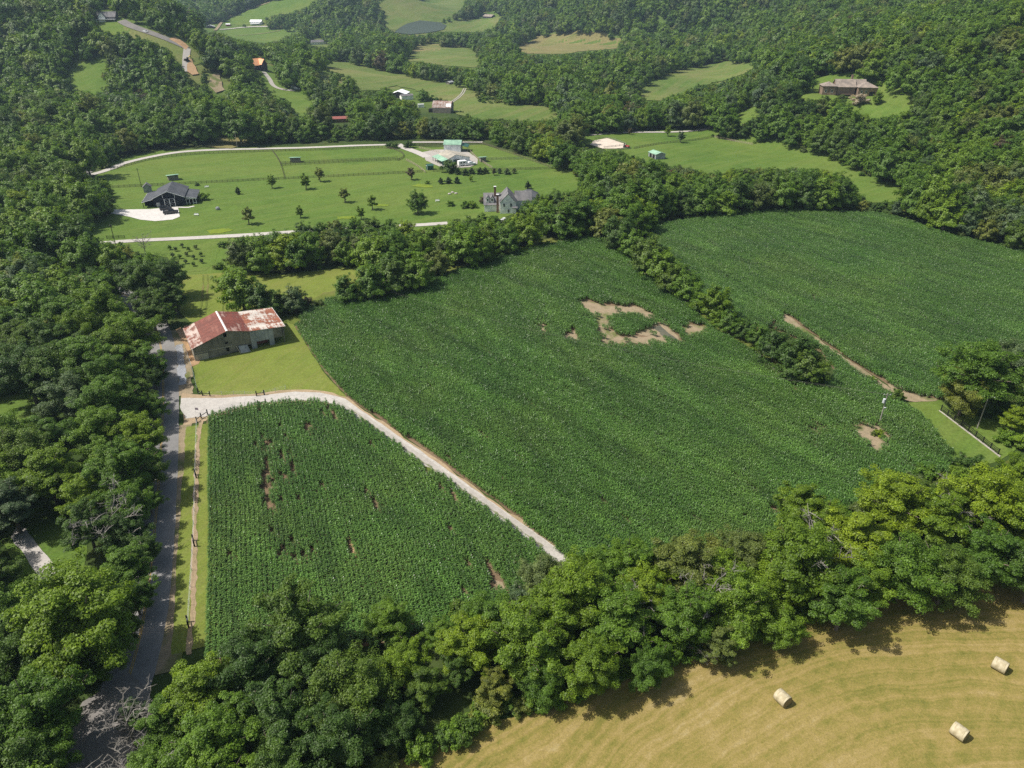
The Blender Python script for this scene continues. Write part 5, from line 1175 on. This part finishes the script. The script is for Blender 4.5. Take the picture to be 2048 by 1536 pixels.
def tree_at(cx, cy, rpx, hue, level='near', var=None, region=None, tall=1.0, hue2=None, **k):
    """a tree whose crown is seen centred on a pixel with a radius of rpx; stands on the land below it"""
    p = G(cx, cy, 8.0); zc = float(PR(*p)[2]); R = rpx*zc/F0
    var = rnd.randrange(5) if var is None else var
    _, _, R0, H0 = TREES[level][var % len(TREES[level])]
    for _ in range(3):
        s = R/R0; h = H0*s*tall*.58; p = G(cx, cy, h); zc = float(PR(*p)[2]); R = rpx*zc/F0
    return put_tree(level, var, p.x, p.y, R/R0, hue, sz=tall, region=region, **k)

BELT = [(600,1250,105,'D',3),(505,1335,85,'D',0),(395,1385,85,'B',1),(330,1445,62,'M',0),(420,1490,85,'M',4),(570,1440,90,'D',3),(700,1370,80,'D',2),
 (775,1240,58,'M',1),(805,1330,55,'B',4),(672,1480,80,'D',0),(795,1438,46,'D',2),(935,1285,72,'B',1),(1055,1275,88,'M',3),(990,1372,44,'O',1),
 (1150,1185,80,'B',4),(1090,1150,50,'G',2),(1235,1240,82,'M',1),(1255,1125,66,'M',3),(1180,1330,66,'B',4),(1370,1125,80,'O',1),(1370,1225,74,'M',3),
 (1480,1205,74,'M',0),(1495,1110,62,'O',4),(1600,1010,60,'B',1),(1600,1115,88,'B',4),(1690,1195,72,'M',3),(1715,1080,82,'B',1),(1790,1000,72,'B',4),
 (1815,1125,72,'M',2),(1880,1040,74,'B',1),(1900,1145,66,'D',0),(1975,1000,82,'B',4),(1985,1105,76,'M',3),(2065,1040,82,'B',1),(2040,945,46,'B',0),
 (2080,1130,70,'D',2),(560,1545,80,'D',0),(430,1590,90,'M',3),(640,1600,80,'D',1),(1085,1350,46,'M',2),(1300,1330,48,'M',0),(1440,1285,48,'O',1),
 (1560,1245,44,'M',2),(300,1560,70,'M',4),(850,1368,52,'D',1),(1290,1180,60,'B',4),(1740,1150,60,'M',0),(1650,1040,55,'B',3),(1100,1230,70,'B',4),(1200,1150,62,'M',2),(1440,1150,60,'M',0),(480,1430,70,'M',1),(640,1330,70,'D',4),(1530,1160,60,'B',2),(980,1240,60,'M',0),(2110,980,80,'B',3)]
BELT += [(882,1268,44,'M',1),(915,1330,42,'D',3)]
LEFTW = [(297,1000,32,'M',1),(292,905,32,'B',3),(297,812,32,'M',0),(290,1095,34,'D',4),(268,1190,44,'M',3),(246,1258,40,'D',0),(306,745,26,'D',2),(268,962,34,'M',4),(150,1225,122,'B',4),(190,1300,68,'M',3),(95,1290,70,'M',0),(250,1135,58,'M',1),(60,1430,105,'M',3),(85,1515,68,'M',4),(20,1290,75,'D',0),(-10,1215,58,'M',2),
 (20,1010,62,'G',1),(172,1048,58,'D',3),(250,1010,52,'M',4),(95,950,72,'B',1),(235,935,72,'M',3),(275,870,52,'B',4),(195,865,62,'M',0),(100,880,62,'M',1),
 (30,900,62,'D',2),(165,985,60,'B',3),(215,800,60,'M',4),(275,790,45,'D',1),(140,790,55,'G',0),(-30,1400,90,'D',1),(0,1540,90,'D',2),(-70,1080,60,'M',4),(-40,960,70,'M',0),
 (285,720,45,'M',3),(230,700,60,'B',1),(170,720,60,'M',4),(110,730,60,'D',2),(50,740,60,'D',0),(290,930,38,'D',2),(262,1425,34,'G',1),(305,1510,38,'M',3),(345,592,34,'D',1),(300,618,45,'D',3),(285,560,50,'D',0),(338,548,38,'D',4),(255,660,50,'M',2),(330,625,24,'M',1),(200,610,55,'M',0),(250,1060,45,'D',0)]
for a in BELT: tree_at(*a[:4], var=a[4], region='belt')
for a in LEFTW: tree_at(*a[:4], var=a[4], region='left')
HERO = np.array([(t['x'], t['y'], t['s']) for t in TREE_LIST])
# shrubs that close the belt's foot, along both edges
def shrub_row(pts, n, r, hues, region, jit=1.5, seed=0, level='bush'):
    rr = random.Random(seed); Pp = resample([G(*p) for p in pts], 1.0)
    for i in range(n):
        q = Pp[int((i+rr.random())/n*(len(Pp)-1))]; s = rr.uniform(*r)
        put_tree(level, rr.randrange(3), q[0]+rr.uniform(-jit, jit), q[1]+rr.uniform(-jit, jit), s, rr.choice(hues), 'shrub', 'shrub', region=region, sz=rr.uniform(.8, 1.25), noun='shrub')
shrub_row([(760,1545),(870,1482),(1000,1432),(1110,1398),(1200,1362),(1400,1300),(1600,1232),(1800,1176),(1950,1140),(2080,1118)], 60, (.5, 1.05), 'MMDOM', 'beltfoot', 1.0, 1)
shrub_row([(900,1262),(1020,1215),(1110,1160),(1250,1150),(1400,1128),(1560,1085),(1650,1045),(1850,975),(1990,932)], 26, (.6, 1.1), 'MDOG', 'beltback', 1.5, 2)
# ---------------------------------------------------------------- single trees and shrubs standing in the open
def foot(px, py, hpx, level, var, hue, label, noun, name, cat, sz=1.0, wide=1.0, group=None):
    """a plant whose foot is at a pixel and which is hpx tall in the picture"""
    p = G(px, py); lo, hi = .3, 40
    for _ in range(22):
        m = (lo+hi)/2
        if py-float(PR(p.x, p.y, p.z+m)[1]) < hpx: lo = m
        else: hi = m
    R0, H0 = TREES[level][var % len(TREES[level])][2:]; s = lo/H0
    t = put_tree(level, var, p.x, p.y, s*wide, hue, name, cat, sz=1/wide*sz, noun=noun, label=label, group=group); return t
foot(836, 428, 52, 'mid', 2, 'M', 'large round green tree standing alone on the big lawn', 'tree', 'broadleaf_tree', 'tree', wide=.92)
foot(214, 432, 46, 'mid', 3, 'D', 'dark round tree at the left end of the concrete apron', 'tree', 'broadleaf_tree', 'tree', wide=.8)
YT = [(545,377,30,'B','slender yellow-green young tree below the paddock fence'),(612,379,34,'M','green young tree just below the paddock fence'),(641,364,32,'O','olive young tree touching the paddock fence'),
 (498,449,38,'O','olive young tree low on the left of the lawn'),(601,436,26,'M','small green young tree on a pale mulch ring'),(690,405,32,'O','olive young tree in the middle of the lawn'),(745,420,32,'M','bright green young tree on a yellow patch'),
 (722,439,28,'M','narrow green young tree nearest the lower lane'),(822,360,28,'P','reddish young tree left of the garden shed'),(988,351,16,'P','tiny reddish tree between the clipped evergreens'),(942,364,14,'M','tiny pale sapling below the clipped evergreens'),
 (1336,273,24,'M','young tree beside the lane right of the arena'),(1361,286,26,'G','young tree touching the right paddock fence'),(1260,270,16,'P','low purplish tree above the riding arena')]
for i_, (a, b, h_, hu_, lb) in enumerate(YT): foot(a, b, h_, 'young', i_, {'M': 'B', 'O': 'O'}.get(hu_, hu_), lb, 'young tree', 'young_tree', 'young tree', group='young trees on the lawns')
EV = [(476.5,389,18,'lone cone-shaped evergreen on the left of the lawn'),(1056,378,19,'lone cone-shaped evergreen on the right of the lawn'),
 (882,368,15,'dark round evergreen, left of the front three'),(897,367,16,'dark round evergreen, middle of the front three'),(913.5,367,16,'dark round evergreen, right of the front three'),
 (914.4,349,14,'clipped evergreen in the back row beside the big shrub'),(931,351,16,'clipped evergreen in the back row below the trailer'),(943.7,348,15,'clipped evergreen in the back row below the white pickup'),(960,349,16,'clipped evergreen in the back row, fourth from the stable'),
 (970.6,347,15,'clipped evergreen in the back row, fifth from the stable'),(999,347,13,'grey clipped evergreen, left of the end three'),(1014.6,349,15,'grey clipped evergreen, middle of the end three'),(1028,347,13,'grey clipped evergreen, right of the end three')]
for i_, (a, b, h_, lb) in enumerate(EV): foot(a, b, h_, 'cone', i_, 'E' if i_ < 10 else 'G', lb, 'evergreen', 'evergreen_tree', 'evergreen', wide=1.1 if i_ < 2 else 1.5, group='evergreens on the big lawn')
SH = [(407.6,401,16,'M','round green shrub right of the black house'),(901,345,26,'D','large dark shrub in front of the stable'),(779.6,296,13,'D','left one of the two round shrubs at the lane fork'),(790,297,13,'D','right one of the two round shrubs at the lane fork'),
 (817.7,296,17,'D','round dark shrub right of the lane fork'),(901,412,12,'M','small shrub on the lawn left of the farmhouse'),(932,416,15,'M','low green hedge left of the farmhouse'),(945,416,15,'M','low green hedge joining the farmhouse shrubs'),(973,406,20,'P','purplish round tree behind the farmhouse wing'),(855,368,7,'M','tiny shrub right of the big lawn tree'),
 (1757,872,13,'B','weedy bush at the foot of the utility pole in the corn'),(1748,871,9,'O','low weeds left of the pole bush in the corn'),(2003,863,8,'D','small dark shrub right of the lamp pole'),(2010,885,26,'M','round shrub behind the black fence end'),(2035,892,30,'M','wide shrub at the picture edge behind the black fence'),(1718,210,24,'W','pale flowering tree at the hilltop house'),
 (217,388,14,'D','round dark shrub at the left end of the paddock fence'),(395,372,7,'D','tiny bush on the long paddock fence')]
for i_, (a, b, h_, hu_, lb) in enumerate(SH): foot(a, b, h_, 'bush', i_, hu_, lb, 'shrub', 'shrub', 'shrub')
foot(1753, 210, 32, 'mid', 2, 'M', 'round green tree on the hilltop house lawn', 'tree', 'broadleaf_tree', 'tree', wide=.8)
orch = [(340,497),(352,500),(365,493),(378,500),(392,496),(346,512),(360,515),(374,510),(388,516),(402,510),(356,528),(372,525),(388,530),(404,524)]
for i_, (a, b) in enumerate(orch): foot(a, b+3, 11, 'young', i_, 'G' if i_ % 3 else 'M', None, 'orchard', 'orchard_tree', 'fruit tree', group='small fruit trees in the orchard', wide=1.2)
# hedgerow between the two big corn fields, tree by tree from the far end to the near end
HG = [(1240,458,36,'D'),(1268,482,33,'M'),(1298,500,36,'D'),(1325,526,36,'M'),(1345,552,30,'D'),(1378,568,32,'M'),(1315,508,30,'D'),(1360,545,26,'M'),(1432,600,36,'B'),(1398,600,20,'M'),(1462,640,26,'M'),(1492,655,24,'D'),(1520,668,22,'M'),(1552,685,36,'D'),(1600,705,42,'D'),(1622,728,36,'D'),(1585,735,28,'D')]
for i_, (a, b, r_, hu_) in enumerate(HG): tree_at(a, b, r_, hu_, 'mid', i_ % 5, 'hedge')
for a in [(480,572,44,'M'),(455,560,28,'M'),(520,592,34,'D'),(548,600,26,'D'),(588,592,26,'G'),(692,572,28,'M'),(742,556,36,'M'),(790,545,36,'D'),(835,535,34,'M'),(875,520,30,'O'),(820,560,22,'D')]: tree_at(*a, 'mid', None, 'barnback')
for a in [(615,607,14,'P'),(640,610,12,'O'),(605,612,12,'D'),(575,612,20,'D')]: foot(a[0], a[1]+8, a[2]*1.6, 'bush', 0, a[3], None, 'shrub', 'shrub', 'shrub')
for a in [(484,489,22,'D'),(520,484,22,'M'),(556,478,21,'M'),(606,462,21,'D'),(640,458,20,'M'),(672,454,21,'O'),(706,452,22,'M'),(742,452,22,'D'),(778,453,21,'M'),(812,456,20,'B'),(590,478,20,'B'),(745,472,26,'M'),(680,474,26,'D')]: tree_at(*a, 'mid', None, 'lane')
for a in [(1085,420,26,'M'),(1058,452,34,'B'),(1022,458,26,'M'),(985,448,20,'M'),(1112,402,26,'D'),(940,452,26,'D'),(1035,436,15,'B'),(1065,416,19,'M'),(1092,410,22,'M'),(1046,430,16,'D'),(990,441,14,'D'),(1016,447,13,'M'),(965,437,14,'M'),(1078,402,17,'D'),(1054,414,15,'M')]: tree_at(*a, 'mid', None, 'house')
for a in [(1622,212,15,'M'),(1645,209,17,'O'),(1668,209,17,'M'),(1690,215,15,'D'),(1600,205,10,'E')]: tree_at(*a, 'mid', None, 'hill')
for a in [(1955,742,72,'M',4),(1938,772,48,'O',2),(1978,718,46,'M',0),(1925,775,45,'O',1),(2035,715,50,'G',2),(2032,838,34,'B',1),(2080,770,60,'D',0),(1985,720,40,'O',3)]: tree_at(*a[:4], 'near', a[4], 'rightedge')
# dead and bare trees
def dead(px, py, hpx, var, label):
    p = G(px, py); lo, hi = .5, 40
    for _ in range(20):
        m = (lo+hi)/2
        if py-float(PR(p.x, p.y, p.z+m)[1]) < hpx: lo = m
        else: hi = m
    t = empty('dead_tree', p, rnd.uniform(0, 6), label=label, cat='dead tree'); me = BARE[var]; s = lo/(9 if var == 0 else 8); t.scale = (s*1.15, s*1.15, s); link('trunk', me, t)
dead(272, 1500, 95, 0, 'bare grey tree leaning over the road junction'); dead(292, 1600, 95, 1, 'bare grey tree at the bottom edge beside the junction'); dead(235, 1100, 110, 1, 'dead grey tree in the woods left of the road'); dead(292, 512, 46, 0, 'leafless grey tree at the left end of the orchard')
dead(1215, 425, 48, 1, 'leafless pale tree in the thick hedgerow behind the farmhouse'); dead(1400, 1260, 110, 0, 'pale bare branches in the middle of the near tree belt'); dead(1610, 1180, 120, 1, 'pale bare limbs in the bright right part of the near tree belt'); dead(1900, 1090, 110, 0, 'pale bare limbs at the right end of the near tree belt')
dead(1830, 75, 34, 1, 'leafless grey tree high on the wooded hill'); dead(1920, 135, 34, 0, 'leafless grey tree on the hill above the lawn'); dead(1410, 1325, 45, 1, 'small grey dead tree at the foot of the near belt')
dead(1780, 110, 30, 0, 'leafless pinkish grey tree on the upper hillside'); dead(1250,1290,90,0,'grey dead limbs low in the left half of the near belt')

HERO = np.array([(t['x'], t['y'], t['s']) for t in TREE_LIST])
BLD = np.array([(o.matrix_basis @ Vector((5, 4, 0)))[:2] for o in bpy.data.objects if o.parent is None and o.get('category') in ('house', 'barn', 'shed', 'stable', 'cabin', 'garage', 'container')])
# ---------------------------------------------------------------- woods and hedgerows grown over everything that is not open ground
OPEN = [PX[k] for k in PX if k not in ('lawn_upper', 'hill_house_lawn', 'lane_verge', 'drive_lawn')]
EXTRA_OPEN = [   # roads, yards and buildings that stay in view
 [(315,655),(352,655),(375,720),(366,800),(412,835),(412,1330),(330,1350),(290,1400),(250,1500),(160,1640),(100,1640),(190,1420),(262,1340),(290,1200),(300,1100),(312,1000),(316,900),(312,800),(322,740),(318,690)],
 [(362,785),(640,770),(700,785),(760,825),(900,930),(1125,1090),(1090,1125),(900,985),(760,885),(690,835),(640,815),(362,850)],
 [(355,620),(400,615),(545,610),(575,650),(600,700),(395,725),(380,725),(355,665)],
 [(205,345),(250,310),(340,296),(560,288),(800,280),(970,278),(1010,300),(1100,330),(800,345),(500,345),(225,365)],
 [(150,322),(188,315),(185,335),(215,340),(200,358),(170,350)],
 [(1110,278),(1290,262),(1430,255),(1425,268),(1255,300),(1195,302),(1160,280)],
 [(1602,165),(1712,163),(1712,190),(1665,186),(1605,196)], [(780,178),(830,178),(830,200),(790,196)], [(835,205),(918,205),(918,235),(840,232)],
 [(236,40),(262,40),(290,58),(345,72),(382,92),(382,108),(345,92),(290,74),(250,60)], [(366,112),(398,112),(402,155),(372,150)], [(418,150),(446,146),(455,182),(430,190),(416,175)],
 [(505,115),(545,115),(548,145),(535,145),(508,140)], [(495,36),(528,36),(528,56),(495,56)], [(405,48),(475,46),(475,62),(405,62)], [(785,64),(800,54),(815,46),(840,40),(885,44),(893,52),(886,60),(840,68)],
 [(962,25),(1000,25),(1000,38),(962,38)], [(190,20),(225,20),(225,45),(195,48)], [(428,62),(450,40),(520,10),(548,0),(552,8),(470,34),(440,66)], [(620,78),(660,78),(660,92),(620,92)],
 [(655,230),(700,232),(700,248),(655,246)], [(900,210),(912,195),(925,178),(935,178),(930,190),(912,208)], [(265,330),(290,330),(290,380),(268,380)],
 [(958,370),(1075,374),(1050,400),(1030,428),(975,425)],
 [(640,145),(650,142),(660,158),(645,160)],
]
HEDGE_ZONE = GP([(1245,478),(1300,478),(1400,560),(1440,590),(1500,640),(1560,650),(1640,700),(1680,745),(1665,770),(1590,757),(1500,700),(1420,650),(1330,575),(1262,512)])
EXTRA_OPEN.append([(10,1080),(30,1050),(62,1020),(105,1040),(112,1100),(120,1145),(85,1165),(50,1130)])
OPENP = OPEN+EXTRA_OPEN
def blocked(px, py):
    r = np.zeros(np.shape(px), bool)
    for p in OPENP: r |= inpoly(px, py, p)
    return r
OPENW = [[tuple(p) for p in GP(p)] for p in OPENP]
def blocked_ground(x, y):
    r = np.zeros(np.shape(x), bool)
    for p in OPENW: r |= inpoly(x, y, p)
    return r
rs = np.random.RandomState(77)
cand = []
for (y0, y1, st) in ((20, 330, 7.6), (330, 540, 8.6), (540, 900, 10.4), (900, 1500, 12.5), (1500, 2700, 16)):
    yy = np.arange(y0, y1, st*.87)
    for j, yv in enumerate(yy):
        hw = .80*(yv*.875+45)+30; xx = np.arange(-hw, hw, st)+(j % 2)*st/2
        cand.append(np.column_stack([xx, np.full(len(xx), yv), np.full(len(xx), st)]))
cand = np.concatenate(cand); cand[:, :2] += rs.uniform(-.34, .34, (len(cand), 2))*cand[:, 2:3]
x, y, st = cand.T; z = HT(x, y)
u, v, zc = PR(x, y, z+6)
ok = (u > -260) & (u < 2330) & (v > -60) & (v < 2100)
ok &= ~blocked_ground(x, y)
# keep clear of the road and of hand-placed trees
ok &= ~inpoly(x, y, [tuple(p) for p in HEDGE_ZONE])
d2 = ((x[:, None]-ROAD[None, ::3, 0])**2+(y[:, None]-ROAD[None, ::3, 1])**2).min(1); ok &= d2 > 6.0**2
dh = np.sqrt((x[:, None]-HERO[None, :, 0])**2+(y[:, None]-HERO[None, :, 1])**2)-HERO[None, :, 2]*.85-2.2
ok &= dh.min(1) > 0
db = np.sqrt((x[:, None]-BLD[None, :, 0])**2+(y[:, None]-BLD[None, :, 1])**2); ok &= db.min(1) > 11
# the belt's own ground is filled by the hand-placed trees; nothing nearer than it
beltz = [tuple(p) for p in GP([(300,1330),(560,1290),(1000,1180),(1300,1110),(1700,1000),(2100,880),(2500,900),(2500,1150),(1800,1200),(1200,1370),(800,1530),(300,1800)])]
ok &= ~inpoly(x, y, beltz) | (rs.rand(len(x)) < .35)
valley = (y > 560) & (z < 14); ok &= ~(valley & (fbm(x, y, 95, 55) > .42))
x, y, st, z, zc = x[ok], y[ok], st[ok], z[ok], zc[ok]
n = len(x)
bigness = fbm(x, y, 120, 21)
s0 = (1.0+.22*bigness)*rs.uniform(.72, 1.28, n)*np.where(y > 420, 1.18, 1.0)*np.where(y > 900, 1.2, 1.0)*np.where(y > 1500, 1.15, 1)*np.where((y > 420) & (rs.rand(n) < .16), .62, 1.0)
s0 = np.where(y < 330, s0*.95, s0)
szz = rs.uniform(.85, 1.2, n)
S = np.zeros(n)
for f in (1.0, .72, .5, .34, .22):
    todo = S == 0; s = s0*f; R = 6*s; H = 13.2*s*szz
    bad = np.zeros(n, bool)
    for (dx, dz) in ((0, .97), (0, .62), (-.8, .6), (.8, .6), (-.55, .86), (.55, .86), (-.85, .35), (.85, .35)):
        uu, vv, _ = PR(x+dx*R, y, z+H*dz); bad |= blocked(uu, vv)
    if f < .3: bad |= (zc < 300)
    S = np.where(todo & ~bad, s, S)
in_hedge = inpoly(x, y, [tuple(p) for p in HEDGE_ZONE])
keep = S > 0; x, y, z, zc, S, szz, bigness = x[keep], y[keep], z[keep], zc[keep], S[keep], szz[keep], bigness[keep]
n = len(x); u, v, zc = PR(x, y, z+6*S)
# hue by patches
hn = fbm(x, y, 70, 31)+rs.normal(0, .6, n)
hue = np.where(hn < -.75, 'D', np.where(hn < .45, 'M', np.where(hn < .72, 'O', np.where(hn < 1.05, 'B', 'G'))))
hue = np.where((y > 420) & (rs.rand(n) < .10), 'D', hue); hue = np.where((y > 420) & (hue == 'B') & (rs.rand(n) < .5), 'M', hue)
hue = np.where(rs.rand(n) < .006, 'P', hue)
size_px = S*6*F0/zc; inview = (u > -60) & (u < 2108) & (v > -40) & (v < 1600)
score = np.where(inview, size_px, 0)
n_single = 300-len([t for t in TREE_LIST if t['noun'] is None])-8
order = np.argsort(-score); single = np.zeros(n, bool); single[order[:n_single]] = True
print('trees', n, 'single', single.sum(), 'smallest single px', score[order[n_single]])
for i in np.where(single)[0]:
    lev = 'near' if zc[i] < 190 else 'mid'
    put_tree(lev, int(rs.randint(5)), x[i], y[i], S[i], str(hue[i]), sz=szz[i], region='wood')
# the rest of the woods is one mass
src = []; srcidx = {}
for lev in ('near', 'mid', 'far', 'bush'):
    for vi, (cm, tm, R, Ht) in enumerate(TREES[lev]):
        for h_ in 'DMOBGP':
            if lev == 'near' and h_ in 'P' or (lev == 'bush' and h_ in 'PG'): continue
            o = bpy.data.objects.new('wood_%03d' % len(src), cm); o.material_slots[0].link = 'OBJECT'; o.material_slots[0].material = LEAF[h_]; srcidx[(lev, vi, h_)] = len(src); src.append(o)
WOOD = hidden_collection('wood_kinds', src)
r_ = ~single; xi, yi, zi, Si, zz_, hu, zci, szi = x[r_], y[r_], z[r_], S[r_], z[r_], hue[r_], zc[r_], szz[r_]
idx = []
for i in range(len(xi)):
    lev = 'near' if zci[i] < 150 else ('mid' if zci[i] < 480 else 'far'); vi = rs.randint(5); h_ = str(hu[i])
    if (lev, vi, h_) not in srcidx: h_ = 'M'
    idx.append(srcidx[(lev, vi, h_)])
rot = np.zeros((len(xi), 3)); rot[:, 2] = rs.uniform(0, 6.28, len(xi)); rot[:, :2] = rs.normal(0, .05, (len(xi), 2))
scatter('woods', np.column_stack([xi, yi, zi]), rot, np.column_stack([Si*rs.uniform(.9, 1.1, len(xi)), Si*rs.uniform(.9, 1.1, len(xi)), Si*szi]), idx, WOOD,
        kind='stuff', label='dense broadleaf woods covering the far hills and hedgerows around the farmland')
# low growth: bushes along the feet of the woods and in their gaps
bx = []; 
cnd = np.column_stack([rs.uniform(-420, 420, 15000), rs.uniform(60, 640, 15000)])
bz = HT(cnd[:, 0], cnd[:, 1]); okb = ~blocked_ground(cnd[:, 0], cnd[:, 1])
bs = rs.uniform(.35, 1.0, len(cnd))
for (dx, dz) in ((0, 3.2), (-2, 1.6), (2, 1.6)):
    uu, vv, zb = PR(cnd[:, 0]+dx*bs, cnd[:, 1], bz+dz*bs); okb &= ~blocked(uu, vv)
okb &= (uu > -150) & (uu < 2200) & (vv < 1800)
okb &= ((cnd[:, 0][:, None]-ROAD[None, ::3, 0])**2+(cnd[:, 1][:, None]-ROAD[None, ::3, 1])**2).min(1) > 25
c2 = cnd[okb]; bs = bs[okb]; m_ = len(c2); print('bushes', m_)
bi = [srcidx[('bush', rs.randint(3), 'DMMO'[rs.randint(4)])] for _ in range(m_)]
rot = np.zeros((m_, 3)); rot[:, 2] = rs.uniform(0, 6.28, m_)
scatter('undergrowth', np.column_stack([c2, HT(c2[:, 0], c2[:, 1])]), rot, np.column_stack([bs, bs, bs*rs.uniform(.7, 1.2, m_)]), bi, WOOD, kind='stuff', label='low bushes and weeds growing along the feet of the woods')
# ---------------------------------------------------------------- a label for every tree: its look and where it stands
REG = {'belt': 'in the near tree belt', 'left': 'in the woods left of the road', 'beltfoot': 'at the foot of the near belt', 'beltback': 'between the near belt and the corn', 'hedge': 'in the hedgerow between the corn fields',
       'barnback': 'in the tree line behind the old barn', 'house': 'around the white farmhouse', 'lane': 'along the lower lane of the lawn', 'hill': 'in front of the hilltop house', 'rightedge': 'beside the black fence at the right edge'}
def region_of(d):
    if d['region'] in REG: return REG[d['region']]
    x, y = d['px'], d['py']
    if x < 340 and y > 560: return 'in the woods left of the road'
    if x < 420 and y > 260: return 'in woods beyond the black house'
    if 420 <= x < 1000 and y > 430: return 'in the lawn-corn tree line'
    if 1000 <= x < 1800 and y > 300: return 'in the thick hedgerow behind the corn'
    if x >= 1500 and y > 180: return 'on the slope above the far corn'
    if y < 260 and x < 700: return 'on the left wooded ridge'
    return 'in woods beyond the paddocks'
ORD = ['first', 'second', 'third', 'fourth', 'fifth', 'sixth', 'seventh', 'eighth', 'ninth', 'tenth', 'eleventh', 'twelfth', 'thirteenth', 'fourteenth', 'fifteenth', 'sixteenth', 'seventeenth', 'eighteenth', 'nineteenth', 'twentieth']
def ordinal(i):
    if i < 20: return ORD[i]
    n = i+1; return '%d%s' % (n, {1: 'st', 2: 'nd', 3: 'rd'}.get(n % 10 if n % 100 not in (11, 12, 13) else 0, 'th'))
buck = {}
for d in TREE_LIST:
    if d['label'] is None:
        d['reg'] = region_of(d) if d['noun'] != 'orchard' else 'in the orchard'
        q = 'large' if d['s'] > 6.6 else ('small' if d['s'] < 4.2 else 'medium'); d['q'] = q
        nn = {'orchard': 'fruit tree', 'shrub': 'shrub'}.get(d['noun'], 'tree'); d['nn'] = nn
        kk = (d['reg'], HUEW[d['hue']], nn, q if nn == 'tree' else ''); buck.setdefault(kk, []).append(d)
for kk, L_ in buck.items():
    L_.sort(key=lambda d: d['px']); reg, hw_, nn, q = kk
    for i_, d in enumerate(L_):
        lead = (q+' ' if q else '')+hw_+' '+nn
        pos = '' if len(L_) == 1 else ', '+ordinal(i_)+' from left'
        d['o']['label'] = lead+' '+reg+pos; d['o']['group'] = {'tree': 'trees ', 'shrub': 'shrubs ', 'fruit tree': 'fruit trees '}[nn]+reg
for d in TREE_LIST:
    if d['label']: d['o']['label'] = d['label']
    if d['group']: d['o']['group'] = d['group']

# ---------------------------------------------------------------- summer haze
hm = bpy.data.materials.new('haze_air'); hm.use_nodes = True; ht_ = hm.node_tree
ht_.nodes.remove(ht_.nodes['Principled BSDF']); pv = ht_.nodes.new('ShaderNodeVolumePrincipled')
pv.inputs['Color'].default_value = (.58, .78, 1.0, 1); pv.inputs['Density'].default_value = .00010; pv.inputs['Anisotropy'].default_value = .2
ht_.links.new(pv.outputs[0], ht_.nodes['Material Output'].inputs['Volume'])
MB().box(-4250, 4250, -200, 6050, -4, 138).build('haze', hm, None, kind='stuff', label='thin blue summer haze in the air over the valley')
